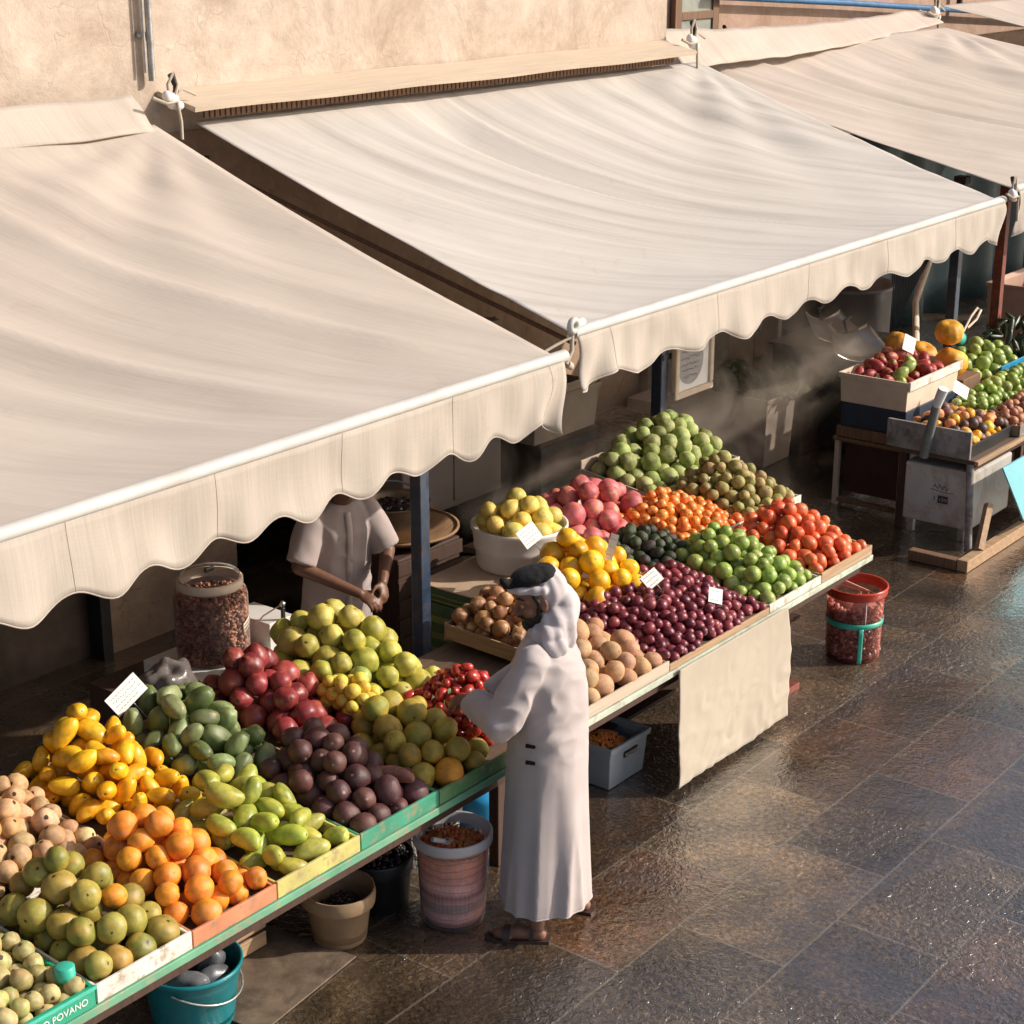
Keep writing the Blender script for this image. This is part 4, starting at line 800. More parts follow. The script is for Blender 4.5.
# stands on a block beside the table
L(gb, MB().box(7.2, 8.15, 5.735, 6.3, TZ - .028, TZ + .062)).build('box_body', simple('green_print', (.035, .075, .025), .6, .35, 8, .08), gb, bevel=.006)
L(gb, MB().box(7.195, 8.155, 5.73, 6.305, TZ + .062, TZ + .07)).build('lid', M['cardboard'], gb, bevel=.002)
for z in (.0, .03): L(gb, MB().box(7.192, 7.2, 5.76, 6.28, TZ + z - .015, TZ + z - .003)).build('print_band', simple('olive_print', (.12, .15, .03), .6), gb)
for zb_, lab, mt in ((.0, 'dark crate at the bottom of the stack under the white bucket', 'dark_wood'), (.36, 'green box with olive bands, middle of the stack under the white bucket', 'gp')):
    q = empty('produce_box' if zb_ else 'wooden_crate', (7.6, 6.0, zb_), lab, 'box' if zb_ else 'crate'); zt_ = .355 if not zb_ else TZ - .032
    L(q, MB().box(7.2, 8.02, 5.745, 6.3, zb_, zt_)).build('box_body', bpy.data.materials['green_print'] if zb_ else M['dark_wood'], q, bevel=.008)
    if zb_:
        for k in range(3): L(q, MB().box(7.19, 7.2, 5.77, 6.28, .40 + k * .1, .44 + k * .1)).build('print_band', bpy.data.materials['olive_print'], q)
BZ = TZ + .071
bk = empty('bucket', (7.79, 6.02, BZ), 'wide white bucket full of yellow quinces', 'bucket')
mb = MB(); mb.lathe([(.0, 0.002), (.215, 0), (.226, .02), (.232, .1), (.243, .115), (.238, .13), (.247, .2), (.256, .215), (.256, .235), (.243, .235), (.236, .15), (.2, .1), (0, .1)], n=48, wob=.004); mb.v = [(x * 1.12, y * 1.12, z * 1.1) for x, y, z in mb.v]; mb.build('bucket_body', M['white_plastic'], bk, smooth=True)
c = (7.79, 6.02)
H['qu'] = heap('quince', 'pear', (c[0] - .27, c[0] + .27, c[1] - .27, c[1] + .27), BZ + .15, 0.280, 0.0560, 'quince', 'knobbly pale yellow quince in the wide white bucket', 'quince', 'yellow quinces in the white bucket', pk=(.5, .55), seed=32, edge=.13, rnd=lambda x, y, r: (x - c[0]) ** 2 + (y - c[1]) ** 2 < (.262 - r * .8) ** 2)
#@@SECTION4
M['old_card'] = simple('wet_old_cardboard', (.16, .115, .08), .6, .4, 9, .3, stain=(.06, .045, .035))
# ---- tubs and buckets on the ground
def contents(name, parent, c, r, z, mat, h=.04, amp=.02, seed=0, n=26, fine=16):
    def f(u, v):
        a = u * 2 * math.pi; q = r * v; x, y = q * math.cos(a), q * math.sin(a)
        return (x + c[0], y + c[1], z + h * (1 - v * v) + amp * noise.noise(Vector((x * fine, y * fine, seed))) + amp * .8 * noise.noise(Vector((x * fine * 3, y * fine * 3, seed))))
    mb = MB(); mb.grid(f, 60, n); return mb.build(name, mat, parent, smooth=True)
def bits(name, parent, pts, r, mat, kind='plum', seed=0, k=1.2):
    """loose small pieces heaped as one mass"""
    rr = random.Random(seed); mb = MB()
    for p in pts:
        s = r * rr.uniform(.7, 1.25); Q = Matrix.Rotation(rr.uniform(0, 6.28), 3, 'Z') @ Matrix.Rotation(rr.uniform(0, 3.1), 3, 'X'); Q = Q @ Matrix.Diagonal((s, s * .75, s * k))
        ball(mb, p, 1, 1, 1, 4, Q)
    o = mb.build(name, mat, parent, smooth=True); o['kind'] = 'stuff'; return o
def diskpts(n, c, r, z, h, seed):
    rr = random.Random(seed); o = []
    for _ in range(n):
        q = r * math.sqrt(rr.random()); a = rr.uniform(0, 6.28); o.append((c[0] + q * math.cos(a), c[1] + q * math.sin(a), z + h * (1 - (q / r) ** 2) + rr.uniform(-.01, .008)))
    return o
def varmat(name, stops, rough=.45):
    m = bpy.data.materials.new(name); t = nt(m); g = t.nodes.new('ShaderNodeNewGeometry'); r = ramp(t, stops); t.links.new(g.outputs['Random Per Island'], r.inputs[0]); p = prin(t, r.outputs[0], rough); out(t, p.outputs[0]); return m
M['nutbits'] = varmat('mixed_nuts', [(0, (.12, .04, .025)), (.4, (.28, .11, .06)), (.7, (.42, .2, .11)), (1, (.3, .06, .05))])
M['spicebits'] = varmat('orange_pieces', [(0, (.5, .1, .02)), (.5, (.65, .2, .05)), (1, (.4, .16, .06))], .6)
M['blackbits'] = varmat('black_dates_bits', [(0, (.008, .007, .009)), (.7, (.03, .022, .022)), (1, (.07, .03, .025))], .3)
M['datebits'] = varmat('packed_dates', [(0, (.28, .1, .08)), (.5, (.42, .2, .16)), (.8, (.62, .45, .38)), (1, (.3, .1, .08))])
M['lentils'] = varmat('orange_lentils', [(0, (.75, .2, .04)), (1, (.85, .34, .08))], .6)

r = empty('bucket', (4.29, 5.06, 0), 'teal plastic bucket with grey bags, under the near left stall', 'bucket')
MB().lathe([(0, 0), (.168, 0), (.172, .01), (.2, .22), (.205, .225), (.208, .262), (.218, .265), (.22, .285), (.21, .288), (.202, .26), (.175, .03), (0, .03)], n=56).build('bucket_body', M['teal'], r, smooth=True)
MB().tube([(.213 * math.cos(a), .213 * math.sin(a) * .98, .24 - .09 * math.sin(max(0, min(math.pi, a - 3.6)))) for a in [3.6 + k * .13 for k in range(25)]], .005, 6).build('handle', M['steel'], r, smooth=True)
bagm = simple('grey_bag_filling', (.12, .125, .135), .35, .35, 10, .3)
for i, (x, y, z, sx, sy, sz, rot) in enumerate([(-.03, .06, .25, .06, .055, .1, .5), (.09, -.02, .23, .055, .06, .09, -.5), (-.08, -.06, .235, .11, .06, .05, .2), (.03, -.11, .23, .09, .045, .05, -.2), (.08, .09, .21, .06, .07, .07, 0)]):
    mb = MB(); ball(mb, (0, 0, 0), sx, sy, sz, 16); mb.v = [tuple(Vector(p) * (1 + .13 * noise.noise(Vector(p) * 22 + Vector((i, 0, 0))))) for p in mb.v]
    o = mb.build('bag', [M['bag'] if i == 2 else bagm], None, smooth=True, loc=(4.29 + x, 5.06 + y, z)); o.rotation_euler = (.3, rot, i)
    tag(o, 'crumpled grey plastic bag stuffed into the teal bucket', 'bag', 'grey bags in the teal bucket')
r = empty('bucket', (5.13, 5.0, 0), 'worn tan plastic bucket with a liner, under the left stall', 'bucket')
MB().lathe([(0, 0), (.115, 0), (.122, .012), (.148, .2), (.158, .205), (.162, .245), (.168, .25), (.166, .262), (.156, .26), (.146, .2), (.125, .03), (0, .03)], n=56, wob=.006).build('bucket_body', M['tan_plastic'], r, smooth=True)
MB().lathe([(.168, .262), (.174, .235), (.17, .2), (.168, .195)], n=56, wob=.02, cap0=False).build('liner', M['tan_plastic'], r, smooth=True)
bits('dates', r, diskpts(170, (.02, .0), .085, .15, .05, 1), .013, M['blackbits']); contents('date_bed', r, (0, 0), .135, .12, M['datepile'], .04)
r = empty('bucket', (5.475, 5.065, 0), 'black plastic bucket of dark dates in the shade under left stall', 'bucket')
MB().lathe([(0, 0), (.135, 0), (.15, .18), (.158, .185), (.165, .25), (.165, .262), (.155, .262), (.145, .18), (.13, .03), (0, .03)], n=48).build('bucket_body', M['black_plastic'], r, smooth=True)
bits('dates', r, diskpts(260, (0, 0), .145, .235, .05, 2), .014, M['blackbits']); contents('date_bed', r, (0, 0), .148, .2, M['datepile'], .05)
# clear tub
def tubmat():
    m = bpy.data.materials.new('tub_layers'); t = nt(m); v = coords(t); s = t.nodes.new('ShaderNodeSeparateXYZ'); t.links.new(v, s.inputs[0])
    an = mth(t, 'ARCTAN2', s.outputs[1], s.outputs[0]); n1 = noi(t, v, 34, 5, .75); n0 = noi(t, v, 9, 2)
    zz = mth(t, 'MULTIPLY_ADD', n0, .03, s.outputs[2]); zz2 = mth(t, 'DIVIDE', zz, .42)
    r = ramp(t, [(.0, (.5, .3, .28)), (.12, (.3, .1, .09)), (.2, (.5, .3, .27)), (.33, (.16, .11, .11)), (.4, (.34, .2, .19)), (.48, (.2, .06, .05)), (.55, (.55, .34, .3)), (.7, (.42, .18, .14)), (.8, (.5, .22, .14)), (1, (.5, .2, .1))]); t.links.new(zz2, r.inputs[0])
    cc = mixc(t, .9, r.outputs[0], mixc(t, n1, (.7, .56, .52), (3.6, 3.1, 3.0)), 'MULTIPLY')
    rib = mth(t, 'SINE', mth(t, 'MULTIPLY', an, 46)); row = mth(t, 'SINE', mth(t, 'MULTIPLY', zz, 170)); 
    cc = mixc(t, mth(t, 'MULTIPLY', mth(t, 'GREATER_THAN', rib, .72), .45), cc, (.62, .52, .5)); cc = mixc(t, mth(t, 'MULTIPLY', mth(t, 'GREATER_THAN', row, .86), .5), cc, (.25, .07, .06))
    p = prin(t, cc, .5, bump(t, n1, .6, .01)); out(t, p.outputs[0]); return m
r = empty('tub', (5.58, 4.70, 0), 'tall clear plastic tub of layered snacks beside the customer', 'tub')
MB().lathe([(0, 0), (.13, 0), (.145, .012), (.152, .06), (.166, .38), (.168, .41)], n=64, cap0=True).build('tub_wall', M['clear_plastic'], r, smooth=True)
MB().lathe([(.168, .405), (.182, .408), (.186, .42), (.187, .455), (.18, .462), (.172, .458), (.168, .42), (.168, .405)], n=64, cap0=False).build('rim', glassy('milky_rim', (.72, .69, .68), .3, .7), r, smooth=True)
MB().lathe([(0, .02), (.128, .02), (.144, .06), (.158, .36), (.155, .375), (0, .375)], n=64, cap0=False).build('layered_snacks', tubmat(), r, smooth=True)
bits('fried_pieces', r, diskpts(520, (.01, 0), .15, .375, .045, 3), .011, M['spicebits'], k=1.7)
mb = MB(); mb.tube([(-.13, .02, .46), (-.07, .0, .43)], .012, 8); mb.box(-.075, -.02, -.025, .025, .418, .424); o = mb.build('scoop', M['white_plastic'], None, smooth=False, loc=(5.58, 4.69, .002)); tag(o, 'small white scoop stuck into the fried pieces of the clear tub', 'scoop')
# red tub
r = empty('tub', (9.52, 4.70, 0), 'translucent red tub with turquoise strap at the middle stall corner', 'tub')
MB().lathe([(0, 0), (.155, 0), (.168, .012), (.178, .4), (.18, .43)], n=64).build('tub_wall', M['red_clear'], r, smooth=True)
MB().lathe([(.178, .42), (.192, .423), (.197, .44), (.197, .462), (.2, .468), (.199, .48), (.187, .48), (.182, .45), (.178, .42)], n=64, cap0=False).build('rim', M['red_plastic'], r, smooth=True)
rr = random.Random(5); pts = []
for k in range(900): a = rr.uniform(0, 6.28); z = rr.uniform(.03, .36); q = rr.uniform(.135, .16); pts.append((q * math.cos(a), q * math.sin(a), z))
bits('packed_dates', r, pts, .016, M['datebits'], k=1.3); MB().lathe([(0, .02), (.14, .02), (.14, .35), (0, .36)], n=32, cap0=False).build('date_core', simple('date_core', (.34, .16, .12), .6, .4, 40), r, smooth=True)
MB().lathe([(.175, .235), (.1795, .235), (.1805, .27), (.176, .27)], n=64, cap0=False).build('strap', M['teal_light'], r, smooth=True)
mb = MB()
for z0, z1, q in ((.01, .24, .176),): mb.grid(lambda u, v: ((q + .012 * v * .5 + .001) * math.cos(-2.5 + .16 * u), (q + .012 * v * .5 + .001) * math.sin(-2.5 + .16 * u), z0 + (z1 - z0) * v), 4, 6)
mb.build('upright_strap', M['teal_light'], r, smooth=True, solid=.003)
mb = MB(); mb.grid(lambda u, v: (.18 * math.cos(-2.3 + .03 * u) * (1 + .012 * v), .18 * math.sin(-2.3 + .03 * u) * (1 + .012 * v), .27 + .15 * v), 2, 4); mb.build('thin_strap', M['card'], r, smooth=True, solid=.002)
mb = MB(); mb.tube([(-.04, .14, .5), (.0, .1, .47), (.08, -.06, .40)], .018, 8); mb.build('liner_fold', M['red_clear'], r, smooth=True)
# grey crate with bowl of lentils
r = empty('plastic_crate', (7.22, 5.02, 0), 'grey plastic crate with orange lentils under the middle stall', 'crate')
def crate(mb, x0, x1, y0, y1, z0, z1, t=.012, fl=.02):
    def ring(a, z): return [(x0 - a, y0 - a, z), (x1 + a, y0 - a, z), (x1 + a, y1 + a, z), (x0 - a, y1 + a, z)]
    R_ = [ring(0, z0), ring(fl * .8, z1 - .04), ring(fl * .8 + .012, z1 - .04), ring(fl + .012, z1), ring(fl - .006, z1), ring(fl * .8 - t, z1 - .04), ring(-t, z0 + t)]
    vs = [p for q in R_ for p in q]; fs = [(3, 2, 1, 0)]
    for i in range(len(R_) - 1):
        for k in range(4): fs.append((i * 4 + k, i * 4 + (k + 1) % 4, (i + 1) * 4 + (k + 1) % 4, (i + 1) * 4 + k))
    b = (len(R_) - 1) * 4; fs.append((b, b + 1, b + 2, b + 3)); mb.add(vs, fs); return mb
L(r, crate(MB(), 7.06, 7.38, 4.85, 5.22, 0.003, .255)).build('crate_body', M['grey_plastic'], r, bevel=.012)
L(r, MB().box(7.17, 7.30, 4.826, 4.842, .155, .19)).build('hand_hole', M['black_plastic'], r, bevel=.01)
bw = MB().lathe([(0, .1), (.06, .1), (.11, .15), (.125, .17), (.12, .172), (.1, .15), (0, .14)], n=36).build('bowl', M['clear_plastic'], None, smooth=True, loc=(7.17, 4.97, .06)); tag(bw, 'shallow clear bowl of lentils inside the grey crate', 'bowl')
r2 = bits('lentils', None, diskpts(500, (7.17, 4.97), .112, .215, .04, 6), .008, M['lentils']); tag(r2, 'orange lentils heaped in the bowl of the grey crate', 'lentils')
# blue bucket and wire basket behind the customer
r = empty('bucket', (6.3, 5.12, 0), 'round blue bucket in the shade behind the customer', 'bucket')
MB().lathe([(0, 0), (.1, 0), (.115, .02), (.135, .2), (.14, .22), (.13, .25), (.08, .285), (0, .3)], n=40).build('bucket_body', M['blue_plastic'], r, smooth=True)
r = empty('wire_basket', (5.98, 5.16, 0), 'dark wire basket of berries under the left stall', 'basket'); mb = MB()
for k in range(18): a = k * math.pi / 9; mb.tube([(.1 * math.cos(a), .1 * math.sin(a), 0.005), (.15 * math.cos(a), .15 * math.sin(a), .3)], .003, 5)
for z, q in ((.01, .1), (.1, .118), (.2, .135), (.3, .15)): mb.tube([(q * math.cos(a * .3), q * math.sin(a * .3), z) for a in range(22)], .004, 5)
mb.build('wires', M['steel'], r); bits('berries', r, diskpts(200, (0, 0), .115, .18, .05, 9), .013, M['blackbits'])
# crate planks under the left stall
r = empty('wooden_crate', (4.55, 5.25, 0), 'rough plank crate lying behind the teal bucket', 'crate'); mb = MB()
for k in range(5): mb.box(4.38, 4.86, 5.2, 5.215, .02 + k * .09, .09 + k * .09)
for k in range(5): mb.box(4.365, 4.38, 5.2, 5.6, .02 + k * .09, .09 + k * .09)
L(r, mb).build('planks', M['wood'], r, bevel=.003); L(r, MB().box(4.39, 4.85, 5.22, 5.6, .01, .46)).build('core', M['dark_wood'], r)
o = MB().box(4.33, 5.0, 4.78, 5.6, .004, .012, rz=.12).build('cardboard_sheet', M['old_card'], bevel=.002); tag(o, 'flattened cardboard sheet on the ground behind the tan bucket', 'cardboard')

# ------------------------------------------------------------------ hanging linen
def lin(u, v):
    x = 7.25 + 1.12 * u + .05 * v * (u - .3) + .03 * math.sin(v * 4) * (1 if u > .5 else .3) * u; z = TZ - .027 - .67 * v * (1 - .008 * math.sin(u * 8))
    f = .012 * noise.noise(Vector((x * 2.2, v * .9, 3))) + .007 * (1 - 3 * abs(noise.noise(Vector((x * 5 + v * 2, v * 4 - x, 8))))) + .004 * noise.noise(Vector((x * 14, v * 8, 1)))
    f += .006 * abs(math.sin((u * 1.8 + v * 1.1) * 5)) ** 3 * v
    return (x, 4.562 - .01 - abs(f) * (.2 + v) - .02 * v, z)
r = empty('linen_cloth', (7.9, 4.56, TZ - .04), 'cream linen cloth hanging from the front of the middle stall', 'cloth')
L(r, MB().grid(lin, 90, 60)).build('cloth_sheet', M['linen'], r, smooth=True, solid=.004)
L(r, MB().tube([lin(u / 60, 1) for u in range(61)], .005, 5)).build('hem', M['linen'], r, smooth=True)
L(r, MB().tube([lin(0.003, v / 40) for v in range(41)], .005, 5)).build('side_hem', M['linen'], r, smooth=True)
o = empty('floor_block', (8.75, 4.75, 0), 'small rusty brick on the ground by the linen corner', 'brick'); MB().box(-.1, .1, -.05, .05, 0, .045).build('block', M['red_post'], o, bevel=.005)

# ------------------------------------------------------------------ price cards
def price_card(p, w_, h_, az, tilt, label, roll=0, stick=.12, lines=3, seed=0, back=None):
    r = empty('price_card', p, label, 'price card', rz=az); Q = Matrix.Rotation(tilt, 3, 'X') @ Matrix.Rotation(roll, 3, 'Y')
    tr = lambda mb: (setattr(mb, 'v', [tuple(Q @ Vector(q)) for q in mb.v]), mb)[1]
    tr(MB().box(-w_ / 2, w_ / 2, -.001, .001, 0, h_)).build('card', M['card'], r)
    rr = random.Random(seed); mb = MB()
    for k in range(lines):
        z = h_ * (.8 - .6 * k / max(1, lines - 1)); x = -w_ * .4; big = .5 + .8 * (k == 1)
        while x < w_ * (.36 - .14 * (k == lines - 1)):
            l = w_ * rr.uniform(.03, .09); pts = [(x + l * q / 3, -.0018, z + rr.uniform(-1, 1) * h_ * .04 * big) for q in range(4)]
            for a, b in zip(pts[:-1], pts[1:]): mb.add([(a[0], -.0018, a[2] - .0012), (b[0], -.0018, b[2] - .0012), (b[0], -.0018, b[2] + .0012), (a[0], -.0018, a[2] + .0012)], [(0, 1, 2, 3)])
            x += l + w_ * .025
    tr(mb).build('handwriting', M['ink'], r)
    if stick: tr(MB().tube([(0, .003, .01), (0, .003, -stick)], .0025, 6)).build('stick', M['steel'], r)
    return r
AZ = R(-20)   # facing the alley
price_card((4.74, 5.86, 1.075), .19, .10, AZ + .1, -.5, 'large slanted white price card between yellow mangoes and papayas', roll=-.5, seed=1, lines=4, stick=.2)
price_card((7.52, 5.70, 1.09), .135, .11, AZ, -.55, 'white price card on the yellow quinces in the bucket', roll=-.4, seed=2, lines=4)
price_card((7.66, 5.3, 1.04), .045, .15, AZ - .7, -.2, 'narrow white price tag standing in the golden mangoes', roll=.25, seed=3, lines=3)
price_card((7.75, 5.03, .93), .115, .085, AZ - .2, -.7, 'white price card in the upper left of the plums', roll=-.5, seed=4)
price_card((7.86, 4.72, .86), .09, .085, AZ, -.5, 'small white price card lower down on the dark red plums', roll=.4, seed=5, lines=2)
o = empty('bottle_cap', (3.37, 4.66, zA + .13), 'bright green round cap among small guavas in the green crate', 'cap')
mb = MB(); mb.lathe([(.036, -.02), (.038, 0), (.036, .03), (.03, .034), (0, .034)], n=28, cap0=True); mb.build('cap', M['teal_light'], o, smooth=True)

# ------------------------------------------------------------------ behind the left stall: jar, white box
o = empty('wooden_crate', (5.75, 6.5, 0), 'dark crate behind the left stall holding the nut jar', 'crate')
mb = MB()
for k in range(6): mb.box(5.25, 6.2, 6.245, 6.26, .02 + k * .115, .12 + k * .115)
L(o, mb).build('slats', M['dark_wood'], o, bevel=.003); L(o, MB().box(5.26, 6.19, 6.262, 6.85, 0, .715)).build('core', M['dark_wood'], o)
o = empty('carton', (5.78, 6.45, .717), 'white carton under the nut jar', 'box'); L(o, MB().box(5.5, 6.0, 6.27, 6.7, .717, .80)).build('carton_body', M['white_plastic'], o, bevel=.004)
L(o, MB().box(5.98, 6.001, 6.268, 6.4, .74, .78)).build('green_sticker', M['teal_light'], o)
r = empty('nut_jar', (5.76, 6.45, .802), 'large glass jar of mixed nuts behind the left stall', 'jar')
MB().lathe([(0, .004), (.165, 0), (.185, .02), (.19, .06), (.19, .34), (.182, .37), (.155, .395), (.15, .40)], n=64).build('glass', M['jar_glass'], r, smooth=True)
MB().lathe([(.15, .385), (.166, .388), (.17, .4), (.17, .43), (.164, .435), (.152, .435)], n=64, cap0=False).build('collar', M['cream_board'], r, smooth=True)
MB().lathe([(.152, .425), (.156, .45), (.145, .462), (.09, .47), (.03, .468), (0, .468)], n=64, cap0=False).build('lid', M['jar_glass'], r, smooth=True)
MB().box(-.03, .03, -.008, .008, .465, .49).build('lid_handle', M['black_plastic'], r, bevel=.006)
rr = random.Random(8); pts = []
for k in range(1500): a = rr.uniform(0, 6.28); z = rr.uniform(.02, .35); q = rr.uniform(.155, .173); pts.append((q * math.cos(a), q * math.sin(a), z))
pts += diskpts(250, (0, 0), .165, .34, .02, 4)
bits('mixed_nuts', r, pts, .0125, M['nutbits'], k=1.3); MB().lathe([(0, .015), (.16, .015), (.16, .34), (0, .35)], n=32, cap0=False).build('nut_core', M['nuts'], r, smooth=True)
mb = MB(); mb.grid(lambda u, v: (.1925 * math.cos(-1.35 + .62 * u), .1925 * math.sin(-1.35 + .62 * u), .155 + .055 * v + .03 * u), 14, 2); lb = mb.build('label', M['cream_board'], r, smooth=True, solid=.001)
mb = MB()
for row in range(2):
    for k in range(14):
        a0 = -1.3 + k * .037; z = .172 + row * .02 + .03 * (k * .037 + .05) / .62
        mb.add([(.1945 * math.cos(a), .1945 * math.sin(a), zz) for a, zz in ((a0, z), (a0 + .025, z), (a0 + .025, z + .007), (a0, z + .007))], [(0, 1, 2, 3)])
mb.build('print', M['ink'], lb)
o = empty('carton', (6.12, 6.42, .717), 'small white paper box right of the nut jar', 'box'); L(o, MB().box(6.02, 6.2, 6.3, 6.6, .717, .93)).build('carton_body', M['white_plastic'], o, bevel=.004)
L(o, MB().box(6.1, 6.12, 6.28, 6.297, .75, 1.0)).build('black_strap', M['black_plastic'], o, bevel=.003)
mb = MB(); ball(mb, (6.11, 6.29, 1.02), .016); mb.tube([(6.11, 6.29, 1.02), (6.02, 6.34, .97), (5.98, 6.36, .93)], .004, 6); L(o, mb).build('ball_clasp', M['steel_pan'], o, smooth=True)
o = empty('plastic_bag', (5.32, 6.3, .72), 'crumpled clear plastic bag left of the nut jar', 'bag'); mb = MB(); ball(mb, (0, 0, .09), .16, .13, .14, 24)
mb.v = [tuple(Vector(p) * (1 + .22 * noise.noise(Vector(p) * 14))) for p in mb.v]; mb.build('bag_film', simple('dim_bag_film', (.16, .14, .13), .3, .3, 12, .5), o, smooth=True)

# ------------------------------------------------------------------ behind: pots, boxes, bundles
o = empty('wooden_crate', (8.0, 7.2, 0), 'dark crate under the wide wicker tray behind the seller', 'crate'); MB().box(-.3, .3, -.3, .3, 0, .66).build('crate_body', M['dark_wood'], o, bevel=.01)
mb = MB()
for k in range(5): mb.box(-.31, .31, -.315, -.3, .05 + k * .125, .14 + k * .125)
mb.build('slats', M['dark_wood'], o, bevel=.003)
o = empty('wicker_tray', (8.06, 7.2, .662), 'wide round brown wicker tray under the old cooking pot', 'tray'); MB().lathe([(0, 0), (.26, 0), (.36, .045), (.38, .06), (.37, .066), (.25, .02), (0, .02)], n=56, wob=.006).build('tray_weave', M['wicker'], o, smooth=True)
MB().lathe([(.368, .055), (.385, .06), (.384, .074), (.37, .072)], n=56, cap0=False).build('rim', M['wicker'], o, smooth=True)
o = empty('cooking_pot', (7.98, 7.18, .685), 'old dull metal cooking pot on the wicker tray behind the seller', 'pot'); MB().lathe([(0, 0), (.17, .0), (.22, .06), (.235, .14), (.225, .215), (.245, .235), (.238, .243), (.215, .22), (.2, .1), (0, .06)], n=48).build('pot_body', M['brass'], o, smooth=True)
bits('charcoal', o, diskpts(220, (0, 0), .2, .17, .03, 12), .026, M['blackbits'])
MB().tube([(.235 * math.cos(a), .235 * math.sin(a), .245 + .05 * math.sin(a * 2)) for a in [k * .3 for k in range(8)]], .006, 6).build('handle', M['steel'], o, smooth=True)
o = empty('metal_cabinet', (9.1, 7.85, 0), 'plain grey cabinet on dark legs, right of the blue post', 'cabinet'); L(o, MB().box(8.55, 9.62, 7.6, 8.2, .5, 1.75)).build('cabinet_body', simple('grey_cabinet_paint', (.26, .22, .19), .6, .15, 3, .05), o, bevel=.015)
L(o, MB().box(9.08, 9.086, 7.592, 7.6, .55, 1.7)).build('door_gap', M['dark_metal'], o)
for x in (8.6, 9.57): L(o, MB().box(x - .03, x + .03, 7.63, 7.69, 0, .5)).build('leg', M['dark_metal'], o, bevel=.004)
o = empty('wooden_crate', (10.3, 7.75, 0), 'dark banded crate under the pale open carton in the back', 'crate'); L(o, MB().box(9.95, 10.65, 7.5, 8.1, 0, .78)).build('crate_body', M['dark_wood'], o, bevel=.01)
mb = MB()
for z in (.12, .4, .66): mb.box(9.94, 10.66, 7.485, 7.5, z, z + .08)
L(o, mb).build('bands', M['dark_metal'], o, bevel=.003)
o = empty('carton', (10.25, 7.75, .785), 'pale open carton on the banded crate behind the left awning', 'box')
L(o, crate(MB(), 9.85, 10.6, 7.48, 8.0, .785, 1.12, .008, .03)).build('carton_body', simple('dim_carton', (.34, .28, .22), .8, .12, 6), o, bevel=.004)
mb = MB(); mb.grid(lambda u, v: (9.85 + .7 * u, 7.45 - .16 * v, 1.12 + .13 * v), 3, 2); L(o, mb).build('carton_flap', M['cream_board'], o, solid=.006)
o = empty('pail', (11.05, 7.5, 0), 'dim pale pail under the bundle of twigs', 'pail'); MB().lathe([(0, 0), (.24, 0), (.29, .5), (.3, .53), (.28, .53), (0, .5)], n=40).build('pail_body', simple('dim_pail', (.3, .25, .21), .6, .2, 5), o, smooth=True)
o = empty('twig_bundle', (11.05, 7.5, .535), 'coiled bundle of brown twigs on a pail against the wall', 'bundle'); mb = MB(); rr = random.Random(3)
for k in range(70):
    q = rr.uniform(.1, .3); z = rr.uniform(.0, .2); a0 = rr.uniform(0, 6.28); mb.tube([(q * math.cos(a0 + i * .35) * 1.05, q * math.sin(a0 + i * .35) + rr.uniform(-.012, .012), z + .02 * math.sin(i + k)) for i in range(rr.randint(5, 14))], .007, 5)
mb.build('twigs', M['twig'], o, smooth=True)
o = empty('twig_mat', (10.4, 7.05, 0), 'flat mat of dark twigs on a low crate behind the bucket', 'bundle'); MB().box(-.35, .35, -.3, .3, 0, .33).build('low_crate', M['dark_wood'], o, bevel=.01); mb = MB()
for k in range(60): x = rr.uniform(-.35, .3); y = rr.uniform(-.28, .28); a = rr.gauss(.2, .3); l = rr.uniform(.1, .3); z = .34 + rr.uniform(0, .05); mb.tube([(x, y, z), (x + l * math.cos(a), y + l * math.sin(a), z + .01)], .007, 5)
mb.build('twigs', M['twig'], o, smooth=True)
# framed sign beside the second blue post
r = empty('framed_sign', (10.52, 6.55, 1.15), 'cream framed round plate sign with script, hung beside the blue post', 'sign'); X0, X1, Z0, Z1, YS = 10.22, 10.72, 1.2, 1.66, 6.52
mb = MB(); mb.box(X0, X1, YS, YS + .05, Z1 - .05, Z1); mb.box(X0, X1, YS, YS + .05, Z0, Z0 + .05); mb.box(X0, X0 + .05, YS, YS + .05, Z0 + .05, Z1 - .05); mb.box(X1 - .05, X1, YS, YS + .05, Z0 + .05, Z1 - .05)
L(r, mb).build('frame', M['cream_board'], r, bevel=.012); L(r, MB().box(X0 + .05, X1 - .05, YS + .02, YS + .045, Z0 + .05, Z1 - .05)).build('backing', M['card'], r)
cx, cz = (X0 + X1) / 2 - .04, (Z0 + Z1) / 2 + .02; mb = MB(); mb.add([(cx + .165 * math.cos(k * .157), YS + .017, cz + .165 * math.sin(k * .157)) for k in range(40)], [tuple(range(39, -1, -1))]); pl = L(r, mb).build('plate', simple('grey_plate', (.36, .34, .33), .5, .15), r)
mb = MB(); rr = random.Random(4)
for row in range(6):
    z = cz + .12 - row * .045; hw = math.sqrt(max(0, .15 ** 2 - (z - cz) ** 2)) * .85; x = cx - hw
    while x < cx + hw - .03:
        l = rr.uniform(.015, .035); a = [(x + l * q / 3, z + rr.uniform(-.011, .011)) for q in range(4)]
        for b, c_ in zip(a[:-1], a[1:]): mb.add([(b[0], YS + .0145, b[1] - .0025), (c_[0], YS + .0145, c_[1] - .0025), (c_[0], YS + .0145, c_[1] + .0025), (b[0], YS + .0145, b[1] + .0025)], [(0, 1, 2, 3)])
        x += l + .008
o = L(r, mb).build('script', M['ink'], None); o.parent = pl
L(r, MB().box(10.13, 10.6, 6.572, 6.582, 1.5, 1.54)).build('hanger', M['dark_metal'], r)
